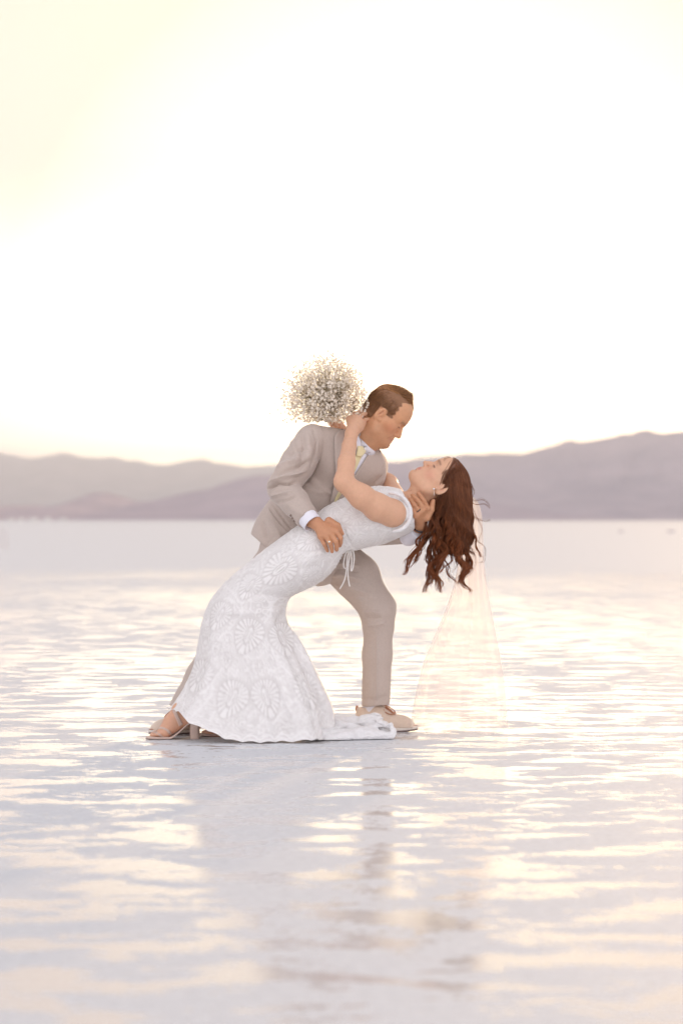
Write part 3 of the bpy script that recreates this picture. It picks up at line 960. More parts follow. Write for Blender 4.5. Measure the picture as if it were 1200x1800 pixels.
# jacket
J = SDF()
J.chain([RS, W(622, 783, 10.17)], [0.066, 0.058], k=0.03)
J.chain([W(622, 786, 10.19), LS], [0.060, 0.062], k=0.03)
J.cone(W(582, 812, 10.12), W(634, 830, 10.25), 0.115, 0.108, k=0.05)
J.cone(W(532, 880, 10.12), W(592, 885, 10.22), 0.118, 0.112, k=0.06)
J.cone(W(501, 925, 10.13), W(565, 930, 10.20), 0.118, 0.115, k=0.06)
J.cone(W(484, 952, 10.14), W(560, 985, 10.20), 0.105, 0.110, k=0.05)
J.cone(W(636, 765, 10.17), W(630, 776, 10.175), 0.058, 0.066, k=0.01)
J.cut(W(449, 945, 10.14), (-0.63, 0, -0.78))
J.cone(W(648, 757, 10.17), W(634, 780, 10.175), 0.060, 0.062, k=0.004, op='-')
# right sleeve
J2 = SDF()
J2.chain([RS, W(524, 815, 9.985), W(497, 856, 9.92)], [0.069, 0.071, 0.065], k=0.02)
J2.chain([W(497, 858, 9.92), W(519, 884, 9.862), W(548, 920, 9.785)], [0.065, 0.058, 0.047], k=0.012)
J2.cut(W(541, 912.5, 9.80), W(548, 920, 9.785) - W(519, 884, 9.862), W(490, 965, 9.5), W(600, 872, 10.02))
# left sleeve
J3 = SDF()
J3.chain([LS, W(634, 890, 10.30), W(628, 940, 10.24)], [0.062, 0.056, 0.052], k=0.02)
J3.chain([W(628, 940, 10.24), W(736, 936, 9.985)], [0.052, 0.044], k=0.012)
J3.cut(W(727, 938, 10.0), W(736, 930, 9.975) - W(700, 941, 10.06), W(705, 975, 9.8), W(760, 900, 10.25))
jv, jf = J.mesh(0.0042)
jv = folds(jv, jf, [
    ([(556, 800), (545, 825), (533, 850)], 0.012, -0.010),
    ([(570, 870), (545, 862), (530, 850)], 0.010, 0.004),
    ([(590, 872), (560, 858), (540, 835)], 0.012, 0.004),
    ([(478, 885), (500, 915), (520, 940)], 0.006, -0.004),
    ([(470, 900), (490, 935), (495, 965)], 0.012, 0.006),
    ([(460, 915), (470, 950)], 0.010, -0.005),
    ([(583, 884), (600, 850), (606, 830)], 0.010, 0.004),
    ([(660, 850), (676, 835), (680, 815)], 0.008, -0.005),
    ([(640, 850), (655, 835), (668, 820)], 0.010, 0.004)], gain=2.0)
jn = fbm(jv * 9.0, 3); jv = jv + vnormals(jv, jf) * (jn * 0.0025)[:, None]
sv2, sf2 = J2.mesh(0.0036)
sv2 = folds(sv2, sf2, [
    ([(470, 850), (492, 842), (512, 838), (536, 828)], 0.0065, 0.010),
    ([(467, 862), (488, 850), (508, 850), (524, 846)], 0.0050, -0.010),
    ([(476, 838), (500, 828), (525, 822), (545, 808)], 0.009, -0.006),
    ([(482, 825), (505, 812), (530, 808)], 0.010, 0.006),
    ([(497, 800), (515, 798), (540, 785)], 0.012, -0.005),
    ([(510, 770), (522, 800), (520, 830)], 0.012, 0.005),
    ([(540, 760), (545, 790), (540, 815)], 0.010, 0.004),
    ([(530, 760), (534, 785), (528, 810)], 0.008, -0.004),
    ([(474, 872), (495, 868), (515, 866)], 0.008, 0.006),
    ([(482, 884), (505, 880), (522, 872)], 0.007, -0.004),
    ([(500, 880), (515, 895), (535, 905)], 0.012, 0.003),
    ([(548, 748), (556, 775), (554, 800), (545, 822)], 0.0045, -0.005)], gain=2.1)
jn = fbm(sv2 * 12.0 + 4, 3); sv2 = sv2 + vnormals(sv2, sf2) * (jn * 0.0028)[:, None]
sv3, sf3 = J3.mesh(0.0042)
AV, AF = join([(jv, jf, None), (sv2, sf2, None), (sv3, sf3, None)])
JACKET = mesh_np('jacket', AV, AF, m_suit, MAN)
jac_bvh = bvh(jv, jf)
slv_bvh = bvh(sv2, sf2)
# shirt front and tie laid in the opening, then the lapels over their edges
TR = 10.08
strip('shirt_front', [(619, 768), (610, 800), (598, 840), (585, 882)], [(657, 782), (646, 812), (622, 850), (590, 884)], jac_bvh, 0.001, 0.003, m_shirt, SHIRT, TR, 10, 40)
TIE = strip('tie', [(629, 788), (624, 802), (606, 835), (592, 868), (586, 884)], [(642, 789), (635, 804), (624, 828), (608, 857), (592, 882)], jac_bvh, 0.006, 0.004, m_tie, MAN, TR, 9, 44, crown=0.006)
strip('knot', [(628.5, 784), (627, 793), (626, 801)], [(645, 785), (642, 795), (635, 804)], jac_bvh, 0.012, 0.008, m_tie, TIE, TR, 9, 14, crown=0.008)
strip('collar_leaf', [(617, 762), (618, 773), (622, 786)], [(625, 757), (634, 778), (633, 791)], jac_bvh, 0.013, 0.004, m_shirt, SHIRT, TR, 7, 18)
strip('collar_leaf', [(643, 783), (648, 789), (647, 800)], [(654, 777), (660, 782), (648, 801)], jac_bvh, 0.010, 0.004, m_shirt, SHIRT, TR, 7, 18)
lap = strip('lapel', [(600, 748), (594, 758), (588, 768), (588, 800), (589, 840), (580, 884)], [(617, 762), (614, 778), (612, 800), (606, 835), (596, 862), (583, 886)], jac_bvh, 0.008, 0.004, m_suit, JACKET, TR, 10, 50, crown=0.002)
strip('lapel', [(656, 780), (647, 797), (629, 826), (611, 851), (597, 871), (586, 886)], [(668, 792), (675, 808), (672, 830), (652, 852), (622, 866), (590, 887)], jac_bvh, 0.007, 0.004, m_suit, JACKET, TR, 10, 50, crown=0.002)
strip('pocket_flap', [(472, 893), (490, 918), (510, 938)], [(467, 903), (484, 929), (503, 949)], jac_bvh, 0.001, 0.003, m_suit, JACKET, TR, 6, 24)
# boutonniere sprig by the knot
pts = [ray_px(jac_bvh, a, b_, TR)[0] + np.array([0, -0.024, 0]) for a, b_ in ((617, 790), (619, 797), (618, 804))]
BT = mesh_np('boutonniere', *(lambda a: (a[0], a[1]))(join([(*tubes(cat(np.array([pts[2], pts[1] + RNG.normal(0, .003, 3), pts[0] + RNG.normal(0, .006, 3)]), 8)[None], np.array([0.0012]), 4), None) for _ in range(14)])), m_dried, MAN)
BT['label'] = 'dried brown sprig boutonniere'
# cuff buttons and white cuffs
for i, (a, b_) in enumerate(((507, 908), (511, 912.5), (515, 917))):
    h, nn = ray_px(slv_bvh, a, b_, 9.8)
    v_, q_, t_ = uvsphere(h + nn * 0.002, (0.0055, 0.0025, 0.0055), 10, 6)
    mesh_np('button', v_, [q_, t_], m_button, JACKET)
h, nn = ray_px(jac_bvh, 583.5, 890, TR)
ax = W(556, 928, 9.775) - W(541, 911, 9.80)
CR = SDF(); CR.cone(W(536, 905, 9.805), W(549.5, 920.5, 9.788), 0.0425, 0.0405, k=0.005)
CR.cut(W(549.5, 920.5, 9.788), ax)
CR.cone(W(549, 920, 9.788), W(560, 932, 9.77), 0.035, 0.035, k=0.002, op='-')
v_, f_ = CR.mesh(0.003, 1); mesh_np('cuff', v_, f_, m_shirt, SHIRT)
CL = SDF(); CL.cone(W(718, 943, 10.02), W(735, 932.5, 9.955), 0.040, 0.038, k=0.005)
CL.cut(W(735, 932.5, 9.955), W(742, 922, 9.93) - W(722, 942, 10.0))
v_, f_ = CL.mesh(0.003, 1); mesh_np('cuff', v_, f_, m_shirt, SHIRT)
def ring(name, c, nrm, R_, r, mat, parent, squash=1.0):
    nrm = np.array(nrm, float); nrm /= np.linalg.norm(nrm)
    e1 = np.cross(nrm, [0.3, 1, 0.2]); e1 /= np.linalg.norm(e1); e2 = np.cross(nrm, e1)
    th = np.linspace(0, 2 * np.pi, 33)
    P = np.array(c) + R_ * (np.cos(th)[:, None] * e1 + np.sin(th)[:, None] * e2)
    v, q_ = tubes(P[None], np.array([r]), 8)
    return mesh_np(name, v, q_, mat, parent)
a_, b_ = W(572.5, 942.5, 9.748), W(580.5, 955, 9.738)
rg = ring('ring', a_ * 0.22 + b_ * 0.78, b_ - a_, 0.0104, 0.0016, m_gold, MAN); rg['label'] = 'gold wedding ring'
h = a_ * 0.22 + b_ * 0.78 + np.array([0, -0.0115, 0])
v_, q_, t_ = uvsphere(h, (0.0045, 0.0020, 0.0035), 10, 6); mesh_np('ring_face', v_, [q_, t_], m_silver, rg)
a_, b_ = W(737, 900.5, 9.862), W(728.5, 888.5, 9.854)
rg = ring('ring', a_ * 0.72 + b_ * 0.28, b_ - a_, 0.0108, 0.0019, m_dark, MAN); rg['label'] = 'dark band ring'
ring('watch_strap', W(738.5, 927, 9.945), W(739, 918, 9.93) - W(735, 935, 9.96), 0.031, 0.0030, m_dark, MAN)

# trousers
T = SDF()
T.cone(W(505, 950, 10.12), W(562, 958, 10.21), 0.108, 0.105, k=0.04)
T.chain([W(568, 962, 10.24), W(626, 1014, 10.20), W(664, 1070, 10.17)], [0.100, 0.093, 0.074], k=0.03)
T.chain([W(664, 1070, 10.17), W(665, 1100, 10.185), W(662.5, 1150, 10.20), W(660, 1255, 10.23)], [0.074, 0.0625, 0.0625, 0.0600], k=0.02)
T.chain([W(508, 962, 10.10), W(430, 1068, 10.15), W(394, 1118, 10.16), W(352, 1188, 10.14), W(314, 1252, 10.115)], [0.098, 0.084, 0.070, 0.056, 0.050], k=0.03)
T.cut(W(660, 1240, 10.23), (0.05, 0, -1), W(610, 1300, 9.9), W(720, 1190, 10.6))
T.cut(W(310, 1243, 10.11), (-0.2, 0, -1), W(240, 1300, 9.9), W(380, 1200, 10.6))
tv, tf = T.mesh(0.0042)
tv = folds(tv, tf, [
    ([(640, 1085), (655, 1088), (672, 1086)], 0.007, -0.005),
    ([(636, 1078), (652, 1075), (670, 1078)], 0.008, 0.005),
    ([(641, 1100), (660, 1098), (680, 1094)], 0.008, 0.005),
    ([(640, 1112), (660, 1115), (680, 1110)], 0.010, -0.003),
    ([(575, 985), (600, 980), (625, 985)], 0.006, -0.005), ([(575, 995), (600, 990), (630, 995)], 0.006, 0.005),
    ([(572, 1004), (600, 1000), (632, 1006)], 0.006, -0.005), ([(575, 1014), (600, 1010), (640, 1020)], 0.007, 0.005),
    ([(583, 1026), (610, 1020), (650, 1032)], 0.007, -0.004), ([(595, 1040), (620, 1034), (655, 1045)], 0.009, 0.004),
    ([(605, 1052), (630, 1048), (660, 1052)], 0.008, -0.003),
    ([(662, 1110), (662, 1170), (661, 1236)], 0.004, 0.004),
    ([(640, 1228), (660, 1231), (682, 1222)], 0.010, -0.003)], gain=1.4)
jn = fbm(tv * 11.0 + 8, 3); tv = tv + vnormals(tv, tf) * (jn * 0.0028)[:, None]
mesh_np('trousers', tv, tf, m_suit, MAN)

# shoes
def shoe(heel, toe, label=None):
    heel = np.array(heel, float); toe = np.array(toe, float); heel[2] = toe[2] = 0.0
    f = toe - heel; Ls = np.linalg.norm(f); f /= Ls; k = Ls / 0.285
    lf = np.cross([0, 0, 1.0], f); R = np.stack([f, lf, [0, 0, 1.0]], 1)
    L = lambda x_, y_, z_: heel + R @ (np.array([x_, y_, z_], float) * k)
    s = SDF()
    s.chain([L(.034, 0, .040), L(.040, 0, .100)], [.036 * k, .038 * k], k=.02)
    s.chain([L(.040, 0, .045), L(.10, .003, .045), L(.16, .004, .036), L(.215, .002, .030), L(.245, 0, .026)], [.036 * k, .036 * k, .041 * k, .037 * k, .027 * k], k=.03)
    s.chain([L(.125, 0, .060), L(.106, 0, .088), L(.092, 0, .112)], [.032 * k, .029 * k, .024 * k], k=.03)
    s.cut(L(0, 0, .020), (0, 0, -1))
    s.cut(L(0.04, 0, .112), R @ np.array([-0.05, 0, 1]))
    s.chain([L(.040, 0, .06), L(.085, 0, .096)], [.034 * k, .032 * k], k=.02)
    s.cone(L(.052, 0, .102), L(.062, 0, .15), .029 * k, .036 * k, k=.008, op='-')
    v, f_ = s.mesh(0.0030)
    o = mesh_np('shoe', v, f_, m_shoe, MAN)
    bv_ = bvh(v, f_)
    th = np.linspace(0, 2 * np.pi, 72, endpoint=False)
    def outline(t, grow):
        c, s_ = np.cos(t), np.sin(t)
        X = 0.1425 + (0.1425 + grow) * c
        wd = np.interp(X, [0, .02, .06, .11, .17, .22, .26, .285], [.030, .034, .034, .035, .044, .043, .034, .024]) + grow
        Y_ = wd * np.sign(s_) * np.abs(s_) ** 0.75
        return X, Y_
    def slab(name, z0, z1, grow, mat, lift=0.0):
        X, Y_ = outline(th, grow)
        spring = np.clip((X - 0.19) / 0.1, 0, 1) ** 2 * 0.010
        rows = []
        for zz, g in ((z0, -.002), (z0 + .0015, 0), (z1 - .0015, 0), (z1, -.002)):
            X, Y_ = outline(th, grow + g)
            rows.append(np.array([L(a, b2, c) for a, b2, c in zip(X, Y_, zz + spring)]))
        cb = L(.14, 0, z0); ct = L(.14, 0, z1)
        V_ = np.concatenate(rows + [[cb, ct]]); m_ = len(th); Q = []; Tt = []
        for r_ in range(3):
            for j in range(m_): Q.append((r_ * m_ + j, r_ * m_ + (j + 1) % m_, (r_ + 1) * m_ + (j + 1) % m_, (r_ + 1) * m_ + j))
        for j in range(m_):
            Tt.append((4 * m_, (j + 1) % m_, j)); Tt.append((4 * m_ + 1, 3 * m_ + j, 3 * m_ + (j + 1) % m_))
        return mesh_np(name, V_, [np.array(Q), np.array(Tt)], mat, o)
    slab('outsole', .0005, .007, .000, m_outsole)
    slab('midsole', .0072, .0205, .001, m_sole)
    slab('welt', .0207, .0245, .0005, m_lace)
    # laces: crossed rows, a bow, and the heel tab
    parts = []
    for i, (xx, zz) in enumerate(((.104, .104), (.114, .094), (.125, .082), (.136, .073))):
        row = []
        for yy in np.linspace(-.026, .026, 9):
            a0 = L(xx + .004 * (yy / .026), yy, zz + .03)
            hh = bv_.ray_cast(Vector(a0), Vector((0, 0, -1)))
            row.append(np.array(hh[0]) + np.array([0, 0, .0012]) if hh[0] is not None else a0 - np.array([0, 0, .03]))
        parts.append((*tubes(cat(row, 20)[None], np.array([.0028]), 5), None))
    for s2 in (1, -1):
        b0 = L(.112, 0, .108)
        for sp in ([b0, L(.128, s2 * .012, .122), L(.160, s2 * .024, .104), L(.176, s2 * .034, .084), L(.150, s2 * .036, .086), b0], [b0, L(.132, s2 * .008, .112), L(.165, s2 * .016, .090), L(.182, s2 * .020, .080)]):
            parts.append((*tubes(cat(sp, 24)[None], np.array([.0024]), 5), None))
    v_, f_2 = join(parts); mesh_np('lace', v_, f_2, m_lace, o)
    v_, q_, t_ = uvsphere(L(.003, 0, .104), (.007, .012, .014), 10, 8); mesh_np('heel_tab', v_, [q_, t_], m_lace, o)
    sk = SDF(); sk.cone(L(.062, 0, .07), L(.074, 0, .165), .034, .040, k=.002); v_, q_ = sk.mesh(.004, 1); mesh_np('sock', v_, q_, m_shirt, MAN)
    return o
shoe(W(626, 1287, 10.25), W(734, 1287, 10.21))
shoe(W(350, 1290, 10.17), W(262, 1290, 10.03))
# ================================================================== the bride
BR = empty('person', W(330, 1299, 9.9) * np.array([1, 1, 0]))
tag(BR, 'woman in white lace gown bent backwards with long auburn curls hanging down and eyes closed', 'person')
BRr, BO = frame((-0.36, -0.93), (0.93, -0.36), W(777.6, 851.3, 9.97), yaw=0.10)
Lb = lambda x, y, z: BO + BRr @ np.array([x, y, z], float)
B = SDF()
head(B, BRr, BO, True)
B.chain([Lb(-0.022, 0, -0.035), W(738, 874, 9.97), W(710, 893, 9.97)], [0.052, 0.044, 0.052], k=0.03)
B.cone(Lb(0.03, 0, -0.085), W(735, 872, 9.97), 0.024, 0.030, k=0.03)
SHn, SHf = W(689, 902, 9.81), W(697, 882, 10.12)
B.cone(W(703, 896, 9.90), W(706, 888, 10.04), 0.055, 0.055, k=0.03)
B.chain([W(690, 899, 9.97), W(635, 915, 9.97), W(592, 930, 9.96), W(548, 962, 9.95)], [0.060, 0.070, 0.075, 0.085], k=0.04)
# near arm
B.chain([SHn, W(664, 892, 9.775), W(635, 873, 9.745), W(606, 850, 9.735)], [0.052, 0.0545, 0.048, 0.038], k=0.02)
B.cone(SHn, W(703, 896, 9.90), 0.050, 0.045, k=0.03)
B.chain([W(605, 849, 9.735), W(609, 812, 9.80), W(613.5, 784, 9.89), W(617, 764, 9.955)], [0.038, 0.0345, 0.0285, 0.0265], k=0.012)
B.cone(W(596, 845, 9.735), W(600, 838, 9.745), 0.020, 0.022, k=0.02)
hand(B, W(617.5, 763, 9.955), 0.026,
     [W(634, 745, 10.035), W(629, 736, 10.045), W(621, 733, 10.055), W(613, 736, 10.06)],
     [W(641, 738, 10.085), W(638, 728, 10.095), W(631, 724, 10.11), W(622, 727, 10.115)],
     [W(648, 738, 10.125), W(648, 728, 10.145), W(642, 724, 10.165), W(633, 726, 10.17)],
     [W(624, 760, 9.985), W(634, 753, 10.03), W(640, 744, 10.075)], r=0.0090, tr=0.0100, palm_r=0.0130)
B.cone(W(618, 761, 9.965), W(629, 741, 10.045), 0.021, 0.020, k=0.02)
# far arm round the back of his shoulders to the bouquet
B.cone(SHf, W(706, 888, 10.04), 0.045, 0.045, k=0.03)
B.chain([SHf, W(680, 851, 10.36), W(660, 832, 10.47)], [0.048, 0.043, 0.036], k=0.02)
B.chain([W(660, 832, 10.47), W(620, 785, 10.42), W(594, 748, 10.33)], [0.036, 0.031, 0.025], k=0.012)
gr = [W(585, 736, 10.285), W(587, 739, 10.27), W(589, 742, 10.26), W(591, 745, 10.255)]
hand(B, W(594, 748, 10.33), 0.025, [W(586, 735, 10.31), W(589, 740, 10.30), W(592, 745, 10.295), W(595, 750, 10.29)],
     [W(580, 735, 10.27), W(582, 740, 10.262), W(585, 745, 10.258), W(589, 750, 10.258)],
     [W(577, 741, 10.29), W(579, 746, 10.29), W(583, 750, 10.29), W(588, 754, 10.288)],
     [W(590, 738, 10.33), W(580, 735, 10.33), W(574, 738, 10.315)], r=0.0088, tr=0.0105)
# legs and feet
B.cone(W(540, 962, 9.89), W(540, 962, 10.01), 0.068, 0.068, k=0.02)
B.chain([W(535, 968, 9.90), W(436, 1068, 9.89), W(368, 1185, 9.90), W(320, 1247, 9.90)], [0.068, 0.050, 0.040, 0.031], k=0.02)
B.chain([W(535, 968, 10.01), W(445, 1070, 10.01), W(420, 1200, 10.01), W(405, 1258, 10.02)], [0.068, 0.050, 0.040, 0.031], k=0.02)
def foot(B, ank, heel, ball, toe, Yw, near):
    B.cone(ank, heel, 0.031, 0.026, k=0.02)
    B.chain([ank, ank * 0.45 + ball * 0.55 + np.array([0, 0, 0.004]), ball], [0.031, 0.028, 0.020], k=0.02)
    B.cone(heel, ball, 0.022, 0.018, k=0.03)
    for i, (yy, rr, back) in enumerate(((0.034, 0.0125, 0.0), (0.017, 0.0095, 0.002), (0.003, 0.009, 0.008), (-0.011, 0.0085, 0.017), (-0.024, 0.0080, 0.028))):
        d = (toe - ball); d /= np.linalg.norm(d)
        b0 = ball + np.array([0, yy * 0.85, 0]) - d * back * 0.5
        t0 = toe + np.array([0, yy, 0]) - d * back
        B.cone(ball + np.array([0, yy * 0.7, 0.002]) - d * 0.012, b0, 0.017, 0.013, k=0.012)
        m0 = b0 * 0.5 + t0 * 0.5 + np.array([0, 0, 0.004])
        B.cone(b0, m0, rr * 1.05, rr, k=0.004); B.cone(m0, t0, rr, rr * 0.92, k=0.002)
foot(B, W(317, 1250, 9.90), W(336, 1261, 9.90), W(287, 1288.5, 9.89), W(267.5, 1293, 9.885), 9.89, True)
foot(B, W(404, 1258, 10.02), W(420, 1268, 10.02), W(375, 1288, 10.03), W(358, 1290, 10.03), 10.02, False)
V, Fq = B.mesh(0.0026)
q = (V - BO) @ BRr
x, y, z = q.T
cols = np.tile(np.array([0.66, 0.385, 0.25]), (len(V), 1))
inhead = (z > -0.16) & (x > -0.13) & (x < 0.14) & (z < 0.16) & (np.abs(y) < 0.12)
def mixc2(m, c):
    global cols
    cols = cols + (np.array(c) - cols) * np.asarray(m)[:, None]
mixc2(0.35 * inhead * (x > 0.02) * np.exp(-(((x - 0.062) / 0.026) ** 2 + ((z + 0.036) / 0.022) ** 2)), (0.72, 0.30, 0.22))
mixc2(0.80 * inhead * np.exp(-((z + 0.0668) / 0.0080) ** 2) * (x > 0.083) * (np.abs(y) < 0.024), (0.56, 0.19, 0.17))
brow = inhead * np.exp(-((z - 0.0205 + 0.10 * np.abs(np.abs(y) - 0.03)) / 0.0042) ** 2) * (x > 0.055) * ease(0.009, 0.014, np.abs(y)) * ease(0.055, 0.047, np.abs(y))
mixc2(0.70 * brow, (0.22, 0.11, 0.07))
mixc2(0.35 * inhead * np.exp(-((z - 0.003) / 0.007) ** 2) * (x > 0.070) * ease(0.012, 0.018, np.abs(y)) * ease(0.048, 0.040, np.abs(y)), (0.45, 0.24, 0.17))
lash = inhead * np.exp(-((z + 0.0080) / 0.0028) ** 2) * (x > 0.078) * ease(0.013, 0.018, np.abs(y)) * ease(0.047, 0.042, np.abs(y))
mixc2(0.9 * lash, (0.07, 0.035, 0.03))
mixc2(0.35 * (inhead * np.exp(-(((x + 0.008) / 0.010) ** 2 + ((z + 0.010) / 0.018) ** 2))) * (np.abs(y) < 0.082) * (np.abs(y) > 0.070), (0.55, 0.24, 0.18))
def hair_f(x, y, z):
    lim = np.interp(x, [-0.03, 0.013, 0.0425, 0.081, 0.1], [-0.006, 0.007, 0.027, 0.070, 0.10])
    return (z > lim) | ((x < -0.036) & (z > -0.075))
hf = inhead & hair_f(x, y, z) & (np.abs(y) < 0.082)
mixc2(0.92 * hf, (0.13, 0.045, 0.022))
knee = ~inhead
mixc2(0.15 * knee * (0.5 + 0.5 * vnoise(V * 60)), (0.62, 0.32, 0.22))
fr = knee & (V[:, 2] < 0.12)
mixc2(0.22 * fr, (0.60, 0.28, 0.20))
body_b_bvh = bvh(V, Fq)
mesh_np('body', V, Fq, m_skin_f, BR, cols=cols)
# toenails
for yy, back in ((0.034, 0.0), (0.017, 0.002), (0.003, 0.008), (-0.011, 0.017), (-0.024, 0.028)):
    pass

# ------------------------------------------------------------------ hair
HC = BO + BRr @ np.array([-0.004, 0, 0.032])
HS = np.array([0.098, 0.080, 0.079])       # half axes of the head with hair on it
HC2 = BO + BRr @ np.array([0.034, 0, 0.036]); HS2 = np.array([0.0665, 0.0615, 0.0665])
def outside(P, grow=0.0, f=1.0):
    ql = (P - HC) @ BRr
    s = np.sqrt(((ql / ((HS + grow) * f)) ** 2).sum(-1, keepdims=True))
    P = np.where(s < 1, HC + (ql / np.maximum(s, 1e-6)) @ BRr.T, P)
    ql = (P - HC2) @ BRr
    s = np.sqrt(((ql / ((HS2 + grow) * f)) ** 2).sum(-1, keepdims=True))
    return np.where(s < 1, HC2 + (ql / np.maximum(s, 1e-6)) @ BRr.T, P)
LOCKS = [  # image path below the head, distance offset, share, spread (m), strand count
    ([(762, 905), (754, 922), (745, 940), (739, 955), (727, 972), (717, 990), (709, 1010)], -0.05, .011, 70, .55),
    ([(764, 905), (757, 932), (748, 950), (739, 966), (731, 984), (716, 1002)], 0.00, .012, 50, .6),
    ([(764, 905), (761, 935), (759, 958), (754, 978), (758, 998), (750, 1018), (744, 1043)], 0.02, .014, 80, .6),
    ([(770, 905), (768, 948), (766, 976), (757, 993), (761, 1010), (771, 1024), (774, 1044)], -0.03, .014, 90, .55),
    ([(776, 905), (775, 948), (773, 982), (765, 1003), (757, 1018), (750, 1032)], 0.03, .013, 70, .6),
    ([(784, 905), (783, 958), (779, 985), (787, 999), (792, 1012), (799, 1025), (811, 1029)], -0.02, .003, 12, .7),
    ([(786, 905), (786, 948), (780, 975), (770, 998), (766, 1018), (775, 1042)], -0.05, .013, 80, .6),
    ([(797, 905), (798, 938), (801, 962), (807, 984), (820, 996), (812, 1014), (814, 1027), (822, 1040)], -0.04, .012, 80, .5),
    ([(805, 905), (806, 938), (812, 964), (823, 982), (824, 1000), (811, 1016), (808, 1030)], 0.02, .012, 70, .55),
    ([(814, 900), (822, 925), (835, 943), (839, 958), (838, 968), (843, 977), (850, 984)], -0.03, .004, 22, .6),
    ([(816, 900), (822, 935), (817, 958), (823, 982), (829, 1000), (838, 1012)], 0.03, .006, 30, .6),
    ([(803, 905), (803, 942), (796, 964), (804, 982), (813, 1000), (810, 1020)], -0.06, .010, 55, .55),
    ([(818, 890), (826, 915), (828, 938), (824, 960), (830, 975), (828, 990)], 0.00, .005, 22, .6),
    ([(766, 905), (766, 935), (769, 965), (764, 988)], -0.06, .022, 110, .35),
    ([(776, 905), (777, 940), (780, 970), (774, 996)], -0.02, .026, 150, .35),
    ([(787, 905), (788, 940), (789, 970), (786, 990)], -0.05, .026, 150, .3),
    ([(798, 905), (800, 935), (803, 962), (800, 985)], -0.04, .024, 150, .35),
    ([(809, 905), (812, 935), (812, 960), (816, 980)], -0.01, .020, 130, .4),
    ([(792, 905), (794, 940), (790, 972), (778, 995)], 0.05, .028, 150, .3),
    ([(812, 905), (814, 930), (808, 955), (812, 975)], 0.06, .022, 110, .35),
]
parts, colsH = [], []
N1, N2 = 22, 46
for li, (path, dy, spread, cnt, clump) in enumerate(LOCKS):
    if li < 13: clump = min(0.88, clump + 0.28)
    else: cnt = int(cnt * 0.6)
    x0 = path[0][0]
    # roots on the scalp: locks on the left come from the temple side, on the right from the crown
    k = cnt
    rts = []
    while len(rts) < k:
        v = RNG.normal(0, 1, 3); v /= np.linalg.norm(v)
        ql = v * np.array([0.090, 0.073, 0.072]) + np.array([-0.002, 0, 0.031])
        if not hair_f(np.array(ql[0]), ql[1], np.array(ql[2])): continue
        P_ = BO + BRr @ ql
        if dy < 0 and ql[1] < -0.02: continue
        if dy > 0.01 and ql[1] > 0.04: continue
        tgt = W(x0, 905, 9.97 + dy)
        if abs(P_[0] - tgt[0]) > 0.06 + 0.05 * RNG.random(): continue
        rts.append(P_)
    P0 = np.array(rts)
    start = W(x0, 905, 9.97 + dy)
    ng = max(1, k // 13)
    gid = RNG.integers(0, ng, k)
    goff = RNG.normal(0, 1, (ng, 3)) * spread * np.array([0.75, 1.5, 0.5])
    off = goff[gid] + RNG.normal(0, 1, (k, 3)) * np.array([0.0032, 0.0042, 0.0028])
    S0 = start + off
    A = np.zeros((k, N1, 3)); A[:, 0] = P0
    for i in range(1, N1):
        t = i / (N1 - 1)
        prev = A[:, i - 1]
        d = S0 - prev; rem = N1 - i
        step = d / rem
        p = prev + step
        # comb back over the skull before dropping
        grow = 0.001 + 0.003 * np.sin(np.arange(k) * 1.7)[:, None] ** 2
        A[:, i] = outside(p, grow, min(1.0, 0.955 + 0.012 * i))
    pw = np.array([W(a, b_, 9.97 + dy) for a, b_ in path])
    C = cat(pw, N2)
    T_ = np.gradient(C, axis=0); T_ /= np.linalg.norm(T_, axis=1, keepdims=True)
    tt = np.linspace(0, 1, N2)
    sc = (1 - clump * tt ** 0.8)
    gam = RNG.uniform(0.5, 1.25, (ng, 1)); gph = RNG.uniform(0, 2 * np.pi, (ng, 1)); gfr = RNG.uniform(1.6, 2.7, (ng, 1))
    amp = ((0.0025 + 0.0095 * ease(0.15, 0.75, tt)) * ease(0, 0.12, tt)) * gam[gid]
    ph = gph[gid] + RNG.normal(0, 0.22, (k, 1)); fr_ = gfr[gid] + RNG.normal(0, 0.08, (k, 1))
    wave = np.stack([np.sin(ph + fr_ * 2 * np.pi * tt) * amp, np.cos(ph + fr_ * 2 * np.pi * tt) * amp * 1.3, 0 * amp * tt], -1)
    ln = (RNG.uniform(0.72, 1.03, ng)[gid] + RNG.normal(0, 0.02, k)) if li < 13 else (RNG.uniform(0.35, 1.02, ng)[gid] + RNG.normal(0, 0.03, k))
    Bp = np.zeros((k, N2, 3))
    for i in range(k):
        ti = tt * ln[i]
        c = np.stack([np.interp(ti, tt, C[:, a]) for a in range(3)], 1)
        Bp[i] = c + off[i] * sc[:, None] + wave[i]
    # a few loose hairs
    loose = RNG.random(k) < 0.10
    Bp[loose] += (RNG.normal(0, 0.012, (loose.sum(), 1, 3)) * (tt[None, :, None] ** 2))
    full = np.concatenate([A, Bp[:, 1:]], 1)
    nn_ = full.shape[1]
    sw = ease(0.12, 0.45, np.linspace(0, 1, nn_))[None, :] * (1 - 0.35 * np.linspace(0, 1, nn_))[None, :]
    gp_ = gph[gid] * 0.35 + li * 0.9
    full[..., 0] += 0.0065 * sw * np.sin(full[..., 2] * 2 * np.pi / 0.085 + gp_) * gam[gid]
    full[..., 1] += 0.0075 * sw * np.cos(full[..., 2] * 2 * np.pi / 0.085 + gp_) * gam[gid]
    for _ in range(2):
        full[:, 1:-1] = (full[:, :-2] + 2 * full[:, 1:-1] + full[:, 2:]) / 4
    nn = full.shape[1]
    tv_, tf_ = tubes(full, RNG.uniform(0.0007, 0.00125, k), 3, np.concatenate([np.linspace(0.8, 1, nn - 14), np.linspace(1, 0.35, 14)]))
    parts.append((tv_, tf_, None))
